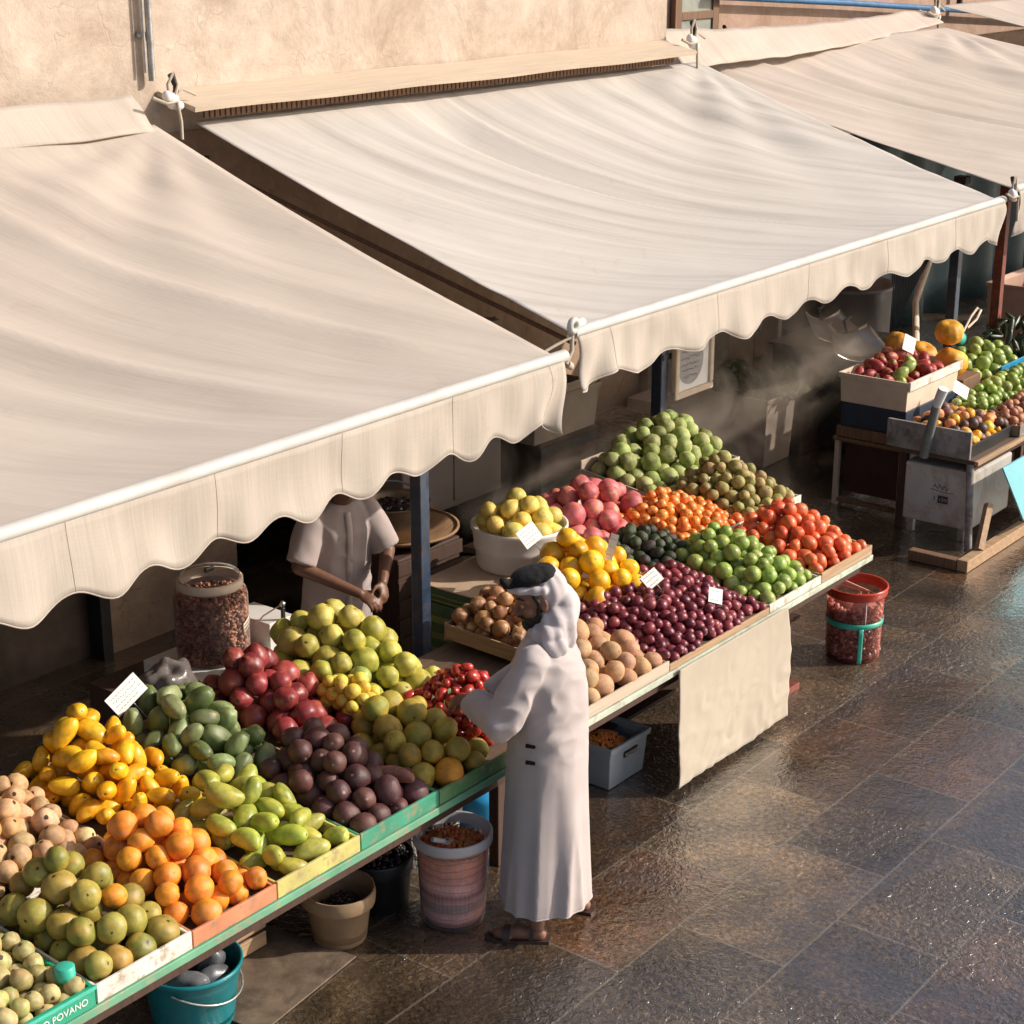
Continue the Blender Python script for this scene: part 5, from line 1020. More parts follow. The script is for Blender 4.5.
# board crate with greens in the back
r = empty('produce_box', (12.9, 7.4, 0), 'tall pale open box of leafy greens in the steam at the back', 'box')
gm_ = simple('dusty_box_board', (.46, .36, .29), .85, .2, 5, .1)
L(r, crate(MB(), 12.62, 13.05, 7.16, 7.98, .003, .60, .01, .03)).build('box_body', gm_, r, bevel=.004)
def leafclump(parent, c, n, sp, ls, mat, seed):
    rr = random.Random(seed); mb = MB()
    for k in range(n):
        p = Vector(c) + Vector((rr.gauss(0, sp[0]), rr.gauss(0, sp[1]), abs(rr.gauss(0, sp[2])))); d = Vector((rr.gauss(0, 1), rr.gauss(0, 1), rr.uniform(.1, 1.2))).normalized(); s = d.cross(Vector((rr.random(), rr.random(), rr.random()))).normalized(); l = ls * rr.uniform(.6, 1.3); nrm = d.cross(s)
        mb.add([p, p + d * l * .5 + s * l * .28 + nrm * l * .06, p + d * l, p + d * l * .5 - s * l * .28 + nrm * l * .06, p + d * l * .5 - nrm * l * .04], [(0, 1, 4), (1, 2, 4), (2, 3, 4), (3, 0, 4)])
    return mb.build('leaves', mat, parent, smooth=True)
M['leaf'] = simple('dull_green_leaf', (.07, .11, .03), .6, .4, 12, .1)
o = leafclump(r, (-.05, .15, .58), 420, (.11, .24, .07), .11, M['leaf'], 3)
r = empty('side_box', (13.45, 7.6, 0), 'dark low box right of the leafy greens box', 'box'); L(r, MB().box(13.12, 13.75, 7.1, 7.9, 0, .52)).build('box_body', M['dark_wood'], r, bevel=.01)
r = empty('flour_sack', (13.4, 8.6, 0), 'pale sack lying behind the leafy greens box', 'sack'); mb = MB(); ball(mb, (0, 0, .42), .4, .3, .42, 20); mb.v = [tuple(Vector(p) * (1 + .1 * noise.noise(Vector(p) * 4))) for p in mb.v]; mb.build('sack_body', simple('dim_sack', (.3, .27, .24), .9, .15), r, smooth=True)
for (x, y, z, w_, d_, h_, lb) in ((13.2, 8.75, 0, .8, .5, .95, 'tall dim carton against the back right of the middle awning'), (14.95, 8.9, 0, .9, .6, 1.25, 'tall dim carton beside the stock pot in the back'), (12.35, 8.0, 0, .45, .45, .55, 'squat dim carton at the foot of the wall corner post')):
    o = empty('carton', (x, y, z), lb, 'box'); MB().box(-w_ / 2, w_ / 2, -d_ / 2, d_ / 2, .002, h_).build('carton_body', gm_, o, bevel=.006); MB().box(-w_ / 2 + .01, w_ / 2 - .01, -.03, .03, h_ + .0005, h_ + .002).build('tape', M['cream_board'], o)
# stove with metal pans and big pot
r = empty('stove', (13.95, 7.2, 0), 'black box stove under the shiny steel pans', 'stove'); L(r, MB().box(13.45, 14.35, 6.72, 7.6, 0, .86)).build('stove_body', M['dark_metal'], r, bevel=.02)
L(r, MB().box(13.42, 14.38, 6.69, 7.63, .86, .88)).build('stove_top', M['dark_metal'], r, bevel=.006)
def pan(p, s, label, rz):
    r = empty('steel_scoop', p, label, 'scoop', rz=rz); mb = MB()
    def f(u, v):
        a = (u - .5); return (a * (.42 - .12 * v) * s, (v * .34 - .17) * s, (.28 * a * a + .06 * v * v) * s)
    mb.grid(f, 16, 10); mb.build('scoop_pan', M['steel_pan'], r, smooth=True, solid=.006)
    MB().tube([(0, .16 * s, .05 * s), (0, .24 * s, .11 * s), (.06 * s, .28 * s, .12 * s)], .014, 8).build('grip', M['black_plastic'], r, smooth=True)
    return r
o = pan((13.4, 6.78, .93), 1.2, 'shiny steel scoop pan on the near corner of black stove', R(-40)); o.rotation_euler.x = .25
o = pan((13.75, 7.2, .95), 1.1, 'dull steel scoop pan behind the shiny one on the stove', R(-35)); o.rotation_euler.x = .2
r = empty('stock_pot', (15.4, 7.9, 0), 'huge dull grey stock pot standing behind the stove', 'pot'); MB().lathe([(0, 0), (.4, 0), (.42, .05), (.42, 1.0), (.44, 1.02), (.44, 1.06), (.4, 1.05), (.4, .9), (0, .88)], n=48).build('pot_body', simple('dull_pot', (.2, .18, .17), .5, .2, 5, .1, metal=.5), r, smooth=True)
r = empty('back_cupboard', (14.1, 8.6, 0), 'brown wooden cupboard in the shade behind the stove', 'cupboard'); L(r, MB().box(13.9, 14.8, 8.3, 8.9, 0, 1.4)).build('cupboard_body', M['brown_wood'], r, bevel=.01)
L(r, MB().box(14.34, 14.36, 8.292, 8.3, .1, 1.35)).build('door_gap', M['dark'], r); L(r, MB().box(14.4, 14.42, 8.27, 8.29, .7, .85)).build('handle', M['steel'], r)
#@@SECTION5
# ------------------------------------------------------------------ people
def hand(mb, wr, d, n, thumb, curl=.5, s=1., spread=.12):
    """palm with four unequal bent fingers and a side thumb; d = pointing, n = palm normal, thumb = thumb side"""
    wr = Vector(wr); d = Vector(d).normalized(); n = Vector(n); n = (n - d * n.dot(d)).normalized(); sdv = d.cross(n).normalized()
    if sdv.dot(Vector(thumb)) < 0: sdv = -sdv
    Q = Matrix((d, sdv, n)).transposed()
    ball(mb, wr + d * .048 * s, .052 * s, .038 * s, .017 * s, 12, Q); ball(mb, wr + d * .03 * s + sdv * .018 * s + n * .006, .03 * s, .022 * s, .017 * s, 10, Q)
    for i, (off, l, c) in enumerate(((.028, .078, 0), (.0095, .086, .08), (-.0095, .08, .16), (-.028, .064, .25))):
        p = wr + d * (.078 - .004 * abs(i - 1)) * s + sdv * off * s; dirv = (d + sdv * off * spread * 12).normalized(); ang = (curl + c) * .55; pts = [wr + d * .04 * s + sdv * off * .8 * s, p]; 
        for seg, f in enumerate((.45, .31, .24)):
            a = ang * (1, 2.1, 2.9)[seg]; v = dirv * math.cos(a) + n * math.sin(a); p = p + v * l * f * s; pts.append(p)
        limb(mb, pts, [.0105 * s, .0098 * s, .0088 * s, .0082 * s, .0068 * s], 10)
    b = wr + d * .018 * s + sdv * .026 * s; t1 = b + (d * .5 + sdv * .75 + n * .3).normalized() * .036 * s; t2 = t1 + (d * .8 + sdv * .35 + n * .45).normalized() * .03 * s; t3 = t2 + (d * .9 + n * .5).normalized() * .022 * s
    limb(mb, [b, t1, t2, t3], [.0135 * s, .0115 * s, .0098 * s, .0078 * s], 10)
def head(mb, hc, Q):
    T = lambda *p: Vector(hc) + Q @ Vector(p); B = lambda p, a, b, c, n=16: ball(mb, T(*p), a, b, c, n, Q)
    B((-.004, 0, .032), .1, .078, .098, 20); B((.026, 0, -.035), .066, .062, .08, 18); B((.064, 0, -.092), .024, .028, .021, 10); B((.03, 0, -.08), .05, .05, .03, 12)
    limb(mb, [T(.088, 0, .022), T(.104, 0, -.006), T(.116, 0, -.026)], [.009, .0105, .0125]); B((.1, .011, -.03), .012, .009, .008, 8); B((.1, -.011, -.03), .012, .009, .008, 8)
    for s in (-1, 1):
        limb(mb, [T(.088, .006 * s, .036), T(.085, .032 * s, .04), T(.062, .058 * s, .032)], [.0105, .012, .010]); B((.062, .045 * s, -.022), .024, .02, .024, 10)
        B((-.006, .079 * s, -.004), .02, .008, .032, 10); B((-.016, .084 * s, .006), .008, .007, .024, 8)
    B((.092, 0, -.053), .0125, .024, .0075, 10); B((.09, 0, -.064), .012, .021, .0085, 10)
def eyes(root, hc, Q):
    T = lambda *p: Vector(hc) + Q @ Vector(p); w = simple('eye_white', (.4, .36, .32), .25, .05); k = simple('eye_iris', (.02, .012, .008), .15, .1)
    for s in (-1, 1):
        mb = MB(); ball(mb, T(.0765, .031 * s, .011), .0122, None, None, 10); e = mb.build('eye', w, root, smooth=True)
        mb = MB(); ball(mb, T(.084, .032 * s, .010), .0066, None, None, 8); mb.build('iris', k, e, smooth=True)
def legs(mb, lf, rf, hip=.88, fa=0.):
    for (fx, fy), s in ((lf, 1), (rf, -1)):
        limb(mb, [(0, .09 * s, hip), (fx * .5 + .03, fy * .75, .48), (fx - .03, fy, .09)], [.085, .058, .038], 14)
        a = fa; d = Vector((math.cos(a), math.sin(a) + .15 * s, 0)).normalized()
        h = Vector((fx - .045, fy, .035)); limb(mb, [h, h + d * .1 + Vector((0, 0, .005)), h + d * .19 + Vector((0, 0, -.008))], [.031, .034, .026], 12)
        sx = Vector((-d.y, d.x, 0))
        for k in range(5): p = h + d * (.2 - .01 * abs(k - 1)) + sx * (.028 - .0145 * k) * s * -1 + Vector((0, 0, -.012)); limb(mb, [p - d * .03, p + d * (.03 - .004 * k)], [.012, .0095 - .0008 * k], 8)
def sandal(parent, fx, fy, s, mat):
    d = Vector((1, .15 * s, 0)).normalized(); sx = Vector((-d.y, d.x, 0)); h = Vector((fx - .045, fy, 0)); mb = MB(); pr_ = []
    outl = [(-.045, -.03), (-.05, 0), (-.045, .03), (.02, .034), (.1, .046), (.2, .046), (.245, .03), (.255, 0), (.24, -.034), (.19, -.044), (.1, -.04), (.02, -.032)]
    for z in (.001, .014): pr_ += [h + d * a + sx * b + Vector((0, 0, z)) for a, b in outl]
    n = len(outl); mb.add(pr_, [tuple(range(n - 1, -1, -1)), tuple(range(n, 2 * n))] + [(i, (i + 1) % n, n + (i + 1) % n, n + i) for i in range(n)])
    for a, hh, w_ in ((.15, .058, .034), (.035, .088, .02)):
        pts = [h + d * a + sx * (.046 * math.cos(t_)) + Vector((0, 0, .012 + hh * math.sin(t_) * .85)) for t_ in [k * math.pi / 10 for k in range(11)]]; mb.add([q for p in pts for q in (p - d * w_ * .5, p + d * w_ * .5, p + d * w_ * .5 + Vector((0, 0, .005)), p - d * w_ * .5 + Vector((0, 0, .005)))], [(k * 4 + i, k * 4 + (i + 1) % 4, k * 4 + 4 + (i + 1) % 4, k * 4 + 4 + i) for k in range(10) for i in range(4)])
    return mb.build('sandal', mat, parent, smooth=False, bevel=.002)

# --- customer
cu = empty('person', (5.815, 4.35, 0), 'man in a long pale robe and headscarf reaching over the red tomatoes', 'person', rz=R(113))
hc = (.035, .0, 1.602); Q = Matrix.Rotation(R(30), 3, 'Z') @ Matrix.Rotation(R(16), 3, 'Y')
LW, RW = (.345, -.02, 1.075), (.33, -.15, 1.02)
mb = MB(); head(mb, hc, Q); limb(mb, [(.0, 0, 1.34), (.01, 0, 1.44), (.028, 0, 1.54)], [.075, .058, .056])
limb(mb, [(0, 0, .92), (.0, 0, 1.1), (.015, 0, 1.3)], [.13, .12, .13]); limb(mb, [(.01, -.15, 1.385), (.01, .15, 1.385)], [.055, .055])
limb(mb, [(.01, .17, 1.37), (.13, .25, 1.12), LW], [.052, .04, .026]); limb(mb, [(.01, -.17, 1.37), (.14, -.26, 1.12), RW], [.052, .04, .026])
hand(mb, LW, (.9, -.1, -.15), (0, -.25, -1), (0, -1, .2), .75); hand(mb, RW, (.95, .1, -.1), (0, .3, -1), (0, 1, .2), .75)
LF, RF = (.02, .17), (-.12, -.13); legs(mb, LF, RF)
bd = fuse('body', mb, .0055, M['skin_a'], cu, 3); eyes(cu, hc, Q)
TH = lambda *p: Vector(hc) + Q @ Vector(p)
mb = MB(); ball(mb, TH(.026, 0, -.064), .066, .067, .052, 16, Q); ball(mb, TH(.064, 0, -.092), .036, .04, .038, 12, Q); limb(mb, [TH(.09, -.026, -.046), TH(.103, 0, -.042), TH(.09, .026, -.046)], [.007, .008, .007])
for s in (-1, 1): limb(mb, [TH(.022, .068 * s, -.01), TH(.018, .060 * s, -.05)], [.008, .018])
beard = fuse('beard', mb, .006, M['hair'], cu, 2, disp=lambda co: np.array([.0035 * noise.noise(Vector(p) * 90) for p in co]))
mb = MB()
for s in (-1, 1): limb(mb, [TH(.0915, .014 * s, .047), TH(.087, .036 * s, .052), TH(.07, .055 * s, .044)], [.0045, .0055, .0035], 8)
mb.build('eyebrows', M['hair'], cu, smooth=True)
mb = MB()
for s in (-1, 1): limb(mb, [TH(.022, .072 * s, .05), TH(.014, .074 * s, .02), TH(.018, .072 * s, -.01)], [.012, .011, .007])
mb.build('hair', M['hair'], cu, smooth=True)
# robe
def ringloft(mb, rings, n=72, fold=None):
    vs = []; 
    for j, (z, rx, ry, cx, cy) in enumerate(rings):
        for k in range(n):
            a = 2 * math.pi * k / n; f = 1 + (fold(a, z) if fold else 0); vs.append((cx + rx * math.cos(a) * f, cy + ry * math.sin(a) * f, z))
    fs = [(j * n + k, j * n + (k + 1) % n, (j + 1) * n + (k + 1) % n, (j + 1) * n + k) for j in range(len(rings) - 1) for k in range(n)]
    fs += [tuple(range(n - 1, -1, -1)), tuple((len(rings) - 1) * n + k for k in range(n))]; mb.add(vs, fs)
def robefold(a, z):
    k = max(0, min(1, (1.15 - z) / .9)); q1 = abs(noise.noise(Vector((math.cos(a) * 1.6, math.sin(a) * 1.6, z * .55 + 3)))); q2 = abs(noise.noise(Vector((math.cos(a) * 3.4, math.sin(a) * 3.4, z * .8 + 9)))); q3 = noise.noise(Vector((math.cos(a) * 6, math.sin(a) * 6, z * 1.3)))
    s = 1.0 - 4.0 * q1 ** .8 + .25 * (.5 - 2.6 * q2) + .1 * q3
    return .062 * k * s + .02 * (1 - k) * math.cos(4 * a + 5 * z)
RG = [(.15, .208, .232, -.012, .015), (.22, .206, .229, -.014, .02), (.4, .2, .222, -.016, .015), (.65, .188, .214, -.018, .005), (.85, .18, .206, -.018, 0), (1.0, .172, .2, -.018, 0), (1.15, .168, .2, -.016, 0), (1.28, .158, .2, -.012, 0), (1.36, .132, .19, -.01, 0), (1.41, .1, .15, -.005, 0), (1.45, .08, .09, 0, 0), (1.49, .066, .066, .005, 0)]
fine = []
for a_, b_ in zip(RG[:-1], RG[1:]):
    for k in range(5): fine.append(tuple(a_[i] + (b_[i] - a_[i]) * k / 5 for i in range(5)))
fine.append(RG[-1]); mb = MB(); ringloft(mb, fine, 96, robefold)
for s, wr, el in ((1, LW, (.13, .255, 1.115)), (-1, RW, (.14, -.265, 1.115))):
    sh = Vector((.012, .155 * s, 1.375)); el = Vector(el); wv = Vector(wr); cuff = el.lerp(wv, .84)
    limb(mb, [sh, sh.lerp(el, .5), el, el.lerp(cuff, .5)], [.073, .078, .08, .073], 20); mb.tube([el.lerp(cuff, .45), cuff], [.073, .068], 24)
    limb(mb, [el + Vector((0, 0, -.03)), el.lerp(cuff, .6) + Vector((0, 0, -.035)), cuff + Vector((-.01, 0, -.03))], [.06, .055, .045], 14)
def rdisp(co):
    o = np.zeros(len(co))
    for i, (x, y, z) in enumerate(co):
        v = .006 * noise.noise(Vector((x * 6, y * 6, z * 2.2))); 
        zz = max(0, min(1, (z - .75) / .35))
        if zz > 0:
            q = noise.noise(Vector((x * 9 + z * 4, y * 9 - z * 6, z * 9))); v += zz * .009 * (1 - abs(q) * 2.4) * (.35 + min(1, abs(y) * 4)) ; v += zz * .004 * math.sin(38 * (z + x * .8)) * min(1, max(0, (math.hypot(x, y) - .17) * 9))
        o[i] = v
    return o
robe = fuse('robe', mb, .0085, M['robe'], cu, 3, disp=rdisp)
mb = MB(); mb.tube([Vector(RG[0][3:5] + (.153,)) + Vector((RG[0][1] * math.cos(a) * (1 + robefold(a, .15)), RG[0][2] * math.sin(a) * (1 + robefold(a, .15)), 0)) for a in [k * .0698 for k in range(91)]], .0045, 6); mb.build('robe_hem', M['robe'], cu, smooth=True)
mb = MB()
for z in (.985, .905): mb.box(-.01, .035, .2, .215, z, z + .016)
mb.build('pocket_tab', M['black_cloth'], cu, bevel=.003)
for nm, (wx, s) in (('cuff_band', (LW, 1)),):
    el = Vector((.13, .255, 1.115)); cf = el.lerp(Vector(LW), .66); dv = (Vector(LW) - el).normalized(); a = dv.cross(Vector((0, 0, 1))).normalized(); b = a.cross(dv)
    MB().tube([cf + (a * math.cos(t_) + b * math.sin(t_)) * .0775 - Vector((0, 0, .012)) for t_ in [k * .21 for k in range(31)]], .0028, 6).build('cuff_seam', M['black_cloth'], cu, smooth=True)
# headscarf
mb = MB(); ball(mb, TH(-.06, 0, .035), .084, .092, .106, 20, Q); ball(mb, TH(-.098, 0, -.05), .07, .088, .1, 18, Q)
limb(mb, [TH(-.098, 0, -.06), (-.05, 0, 1.5), (-.04, 0, 1.45), (-.035, 0, 1.425)], [.08, .093, .1, .09], 24)
limb(mb, [(.0, .04, 1.47), (-.03, .085, 1.44), (-.07, .09, 1.42)], [.05, .05, .05], 14); limb(mb, [(.0, -.04, 1.47), (-.03, -.085, 1.44), (-.07, -.09, 1.42)], [.05, .05, .05], 14)
limb(mb, [(.045, .0, 1.458), (.02, .065, 1.465), (-.05, .085, 1.48)], [.03, .036, .045], 14); limb(mb, [(.045, .0, 1.458), (.02, -.065, 1.465), (-.05, -.085, 1.48)], [.03, .036, .045], 14)
limb(mb, [TH(.078, -.048, .09), TH(.1, 0, .088), TH(.078, .048, .09), TH(-.02, .082, .068)], [.017, .018, .018, .02], 12); limb(mb, [TH(.078, -.048, .09), TH(-.02, -.082, .068)], [.017, .02], 12)
def sdisp(co):
    o = np.zeros(len(co))
    for i, (x, y, z) in enumerate(co):
        a = math.atan2(y, x - .02); o[i] = .0065 * math.sin(12 * a + 16 * (z - 1.4) + 2 * math.sin(z * 14)) * min(1, max(.25, (1.66 - z) * 6)) + .004 * noise.noise(Vector((x * 20, y * 20, z * 14)))
    return o
fuse('headscarf', mb, .006, M['ghutra'], cu, 3, disp=sdisp)
mb = MB(); ball(mb, TH(-.002, 0, .12), .096, .08, .037, 18, Q @ Matrix.Rotation(R(-4), 3, 'Y')); ball(mb, TH(-.05, 0, .112), .062, .078, .038, 16, Q); limb(mb, [TH(.08, .01, .118), TH(.116, .02, .128), TH(.126, .02, .148)], [.026, .02, .019], 12)
fuse('black_cap', mb, .005, M['black_cloth'], cu, 4, disp=lambda co: np.array([.003 * noise.noise(Vector(p) * 35) + .0012 * noise.noise(Vector(p) * 160) for p in co]))
sandal(cu, *LF, 1, M['leather']); sandal(cu, *RF, -1, M['leather'])
o = empty('dark_bag', (5.80, 4.37, 0), None); bpy.data.objects.remove(o)

# --- seller
se = empty('person', (6.66, 6.42, 0), 'seller in a short sleeved grey shirt sorting guavas, head behind the awning edge', 'person', rz=R(-112))
hc = (.13, 0, 1.585); Q = Matrix.Rotation(R(24), 3, 'Y'); LW, RW = (.33, .12, 1.03), (.34, -.02, .995)
mb = MB(); head(mb, hc, Q); limb(mb, [(.07, 0, 1.33), (.085, 0, 1.42), (.12, 0, 1.53)], [.075, .058, .056]); limb(mb, [(0, 0, .92), (.02, 0, 1.1), (.05, 0, 1.29)], [.135, .125, .13]); limb(mb, [(.06, -.15, 1.37), (.06, .15, 1.37)], [.055, .055])
limb(mb, [(.06, .18, 1.36), (.13, .25, 1.13), LW], [.053, .043, .027]); limb(mb, [(.06, -.18, 1.36), (.12, -.27, 1.12), RW], [.053, .043, .027])
hand(mb, LW, (.6, -.2, -.7), (-.5, -.5, -.6), (.3, -.9, 0), .8); hand(mb, RW, (.75, .5, -.35), (0, .4, -.9), (.2, .9, .3), .8); legs(mb, (.0, .12), (.0, -.12))
fuse('body', mb, .0065, M['skin_b'], se, 3); eyes(se, hc, Q)
TH = lambda *p: Vector(hc) + Q @ Vector(p)
mb = MB(); ball(mb, TH(-.018, 0, .048), .1, .084, .096, 18, Q); fuse('hair', mb, .006, M['hair'], se, 2)
mb = MB(); RG2 = [(.42, .15, .2, -.02, 0), (.6, .155, .205, -.015, 0), (.85, .15, .195, 0, 0), (1.0, .145, .188, .012, 0), (1.15, .142, .188, .03, 0), (1.28, .138, .192, .048, 0), (1.36, .115, .182, .058, 0), (1.41, .088, .14, .068, 0), (1.445, .072, .085, .075, 0)]
fine = []
for a_, b_ in zip(RG2[:-1], RG2[1:]):
    for k in range(5): fine.append(tuple(a_[i] + (b_[i] - a_[i]) * k / 5 for i in range(5)))
ringloft(mb, fine, 80, lambda a, z: .03 * math.cos(5 * a + 3 * z + .5) * max(.2, min(1, (1.2 - z) * 2)) + .015 * math.cos(11 * a - 6 * z))
for s, el in ((1, (.13, .25, 1.13)), (-1, (.12, -.27, 1.12))):
    sh = Vector((.06, .155 * s, 1.365)); el = Vector(el); mb.tube([sh, sh.lerp(el, .45), sh.lerp(el, .92)], [.075, .083, .08], 24); ball(mb, sh, .073)
def tdisp(co):
    return np.array([.006 * (1 - 2.2 * abs(noise.noise(Vector((x * 7 + z * 5, y * 7, z * 7))))) + .003 * noise.noise(Vector((x * 18, y * 18, z * 12))) for x, y, z in co])
fuse('shirt', mb, .0085, M['shirt'], se, 3, disp=tdisp)
def front(z):
    for p, q in zip(RG2[:-1], RG2[1:]):
        if p[0] <= z <= q[0]: k = (z - p[0]) / (q[0] - p[0]); return p[3] + p[1] + (q[3] + q[1] - p[3] - p[1]) * k
mb = MB(); mb.grid(lambda u, v: (front(.5 + .9 * v) + .006 + .03 * math.cos(3 * (.5 + .9 * v) + .5) * .12 * .3, -.016 + .034 * u, .5 + .9 * v), 2, 40); mb.build('placket', simple('placket_cloth', (.44, .36, .34), .85), se, smooth=True, solid=.006)
limbs = MB(); limb(limbs, [(0, .09, .88), (.03, .09, .48), (-.03, .12, .1)], [.1, .085, .07]); limb(limbs, [(0, -.09, .88), (.03, -.09, .48), (-.03, -.12, .1)], [.1, .085, .07]); fuse('trousers', limbs, .012, M['black_cloth'], se, 3)
sandal(se, 0, .12, 1, M['leather']); sandal(se, 0, -.12, -1, M['leather'])

# ------------------------------------------------------------------ third stall
_before = set(col.objects)
t3b = table(12.43, 15.2, 5.435, 6.3, .735, M['dark_wood'], 'rear table joined behind the third stall, under pumpkins and cucumbers', legs=[(12.6, 6.2), (14.9, 6.2)])
t3 = table(11.22, 15.2, 4.74, 5.43, .735, M['wood'], 'dark worn table carrying the third fruit stall at the right', legs=[(11.3, 5.36), (14.9, 4.9), (13.4, 5.3)])
L(t3, MB().tube([(11.22, 4.80, .7), (11.12, 4.72, .02)], .028, 10)).build('leg', M['grey_board'], t3, smooth=True)
r = empty('plank_trestle', (11.9, 5.95, 0), 'low plank trestle with brown panel under the left box of third stall', 'trestle')
L(r, MB().box(11.46, 12.42, 5.435, 6.05, .60, .635)).build('plank_top', M['brown_wood'], r, bevel=.004)
for (x, y) in ((11.5, 6.02), (11.5, 5.47), (12.38, 6.02)): L(r, MB().box(x - .02, x + .02, y - .02, y + .02, 0.002, .6)).build('leg', M['wood_pale'], r, bevel=.003)
L(r, MB().box(11.6, 11.62, 5.5, 6.0, .1, .58)).build('panel', simple('maroon_panel', (.055, .022, .018), .5, .3), r); L(r, MB().box(11.475, 11.525, 5.495, 5.995, .03, .07)).build('foot_rail', M['brown_wood'], r, bevel=.003)
r = empty('cabinet', (12.1, 5.16, 0), 'stained white metal cabinet on feet under the third stall', 'cabinet')
L(r, MB().box(11.24, 11.96, 4.78, 5.32, .1, .55)).build('cabinet_body', M['cabinet'], r, bevel=.018)
for y in (4.85, 5.26): L(r, MB().box(11.26, 11.31, y - .025, y + .025, 0, .1)).build('foot', M['steel'], r, bevel=.005)
mb = MB(); XX = 11.2375
mb.box(XX - .001, XX + .001, 4.96, 5.04, .275, .332); mb2 = MB()
for i, (y, z, h_) in enumerate([(5.025, .29, .02), (5.005, .285, .035), (4.99, .295, .02), (4.975, .29, .025)]): mb2.box(XX - .0022, XX - .0014, y - .006, y, z, z + h_)
pts = [(XX - .002, 5.08 - .012 * k, .39 + .014 * math.sin(k * 1.9) + (.012 if k % 3 else 0)) for k in range(11)]; mb.tube(pts, .0022, 5); mb.tube([(XX - .002, 5.10, .375), (XX - .002, 5.0, .362), (XX - .002, 4.92, .365)], .002, 5); mb.box(XX - .001, XX + .001, 5.065, 5.07, .29, .32)
em = L(r, mb).build('emblem', M['ink'], r); L(r, mb2).build('emblem_marks', M['cabinet'], em)
# front grey weathered box with leaning bar
r = empty('weathered_box', (11.3, 5.05, .735), 'weathered grey low box at the near end of the third stall', 'box')
L(r, MB().box(11.195, 11.225, 4.80, 5.47, .74, .95)).build('end_board', M['grey_board'], r, bevel=.006); L(r, MB().box(11.226, 11.24, 4.82, 5.40, .737, .90)).build('inner_board', M['wood'], r, bevel=.004)
r = empty('leaning_bar', (11.15, 5.08, .62), 'grey bar with white tip leaning upright on the weathered box', 'bar')
L(r, MB().tube([(11.155, 5.14, .72), (11.13, 5.10, .9), (11.11, 5.05, 1.13)], [.035, .035, .032], 12)).build('shaft', simple('grey_green_bar', (.2, .22, .2), .45, .2), r, smooth=True)
L(r, MB().tube([(11.11, 5.05, 1.131), (11.10, 5.0, 1.27)], [.034, .04], 12)).build('tip', M['card'], r, smooth=True)
tray(11.24, 12.0, 4.82, 5.42, .74, .09, M['black_plastic'], 'dark edged tray of mixed peaches and dark fruit on the third stall', sidemat=M['wood_y'], group='trays of the third stall')
tray(12.01, 13.3, 4.76, 5.07, .74, .09, M['grey_board'], 'grey edged tray of brown fruit at the right picture edge', sidemat=M['wood_y'], group='trays of the third stall')
# stacked boxes at the left
o = empty('cardboard_box', (11.95, 5.75, .637), 'brown flat box, lowest of the stack at third stall left end', 'box'); L(o, MB().box(11.47, 12.4, 5.44, 6.03, .652, .735)).build('box_body', M['brown_wood'], o, bevel=.006)
o = empty('cardboard_box', (11.95, 5.75, .702), 'navy printed box, middle of the stack at third stall left end', 'box'); L(o, MB().box(11.49, 12.38, 5.46, 6.01, .737, .93)).build('box_body', M['navy'], o, bevel=.008)
r = empty('fruit_box', (11.95, 5.73, .832), 'cream cardboard box of red and green fruit, topmost of its stack', 'box'); L(r, crate(MB(), 11.48, 12.36, 5.46, 6.01, .932, 1.165, .012, .012)).build('box_body', M['cream_board'], r, bevel=.003)
L(r, MB().box(11.46, 12.38, 5.425, 5.443, 1.10, 1.17)).build('front_rim', M['board_white'], r, bevel=.003)
H['pr'] = heap('prickly', 'prickly', (11.52, 12.3, 5.48, 5.98), 1.0, .29, .055, 'prickly_pear', 'deep red prickly pear in the cream cardboard box', 'prickly pear', 'prickly pears in the cream box', seed=41, edge=.16)
for i, p in enumerate([(11.62, 5.66, 1.17), (11.72, 5.58, 1.19), (11.58, 5.56, 1.14), (11.85, 5.55, 1.19)]): swap(H['pr'], p, 'lime', 'prickly', 'green_prickly_pear', None, 'prickly pear')
for o in [o for o in col.objects if o.name.startswith('green_prickly_pear')]: o['label'] = 'pale green prickly pear at the near corner of the cream box'; o['group'] = 'green prickly pears in the cream box'
ps = fmesh('pumpkin', 0, FM['pumpkin'])
for (x, y, z, s), lb in zip([(12.52, 5.84, 1.12, .13), (12.47, 5.56, 1.12, .14), (12.47, 5.60, 1.355, .12), (12.45, 6.02, 1.2, .12)], ['orange pumpkin behind the red prickly pears, lowest in the middle', 'large orange pumpkin beside the blue post, under another one', 'orange pumpkin balanced on top of the large one', 'orange pumpkin at the far left of the four']):
    o = bpy.data.objects.new('pumpkin', ps); col.objects.link(o); o.location = (x, y, z); o.scale = (s, s, s); o.rotation_euler = (rr.uniform(-.5, .5), rr.uniform(-.4, .4), rr.uniform(0, 6)); tag(o, lb, 'pumpkin', 'orange pumpkins on the third stall')
o = empty('wooden_crate', (12.8, 5.8, .737), 'upturned wooden crate holding up the orange pumpkins', 'crate'); L(o, MB().box(12.41, 12.74, 5.42, 6.15, .737, 1.0)).build('crate_body', M['brown_wood'], o, bevel=.006)
H['mx'] = heap('dark_mix', 'plum', (11.3, 11.98, 4.84, 5.4), .755, .24, .042, 'dark_plum', 'dark mixed plum in the near tray of the third stall', 'plum', 'dark plums of the third stall', seed=42, edge=.12)
for k, o in enumerate(list(H['mx'])):
    if k % 5 in (0, 2): o.data = fmesh('apricot', k % 3, FM['peach']); o.name = 'peach'; o.scale = o.scale * 1.08; tag(o, 'blushed orange peach among the dark plums of the third stall', 'peach', 'peaches of the third stall')
    elif k % 5 == 4: o.data = fmesh('guava', k % 3, FM['yellow']); o.name = 'lemon'; tag(o, 'yellow round fruit among the dark plums of the third stall', 'lemon', 'yellow fruit of the third stall')
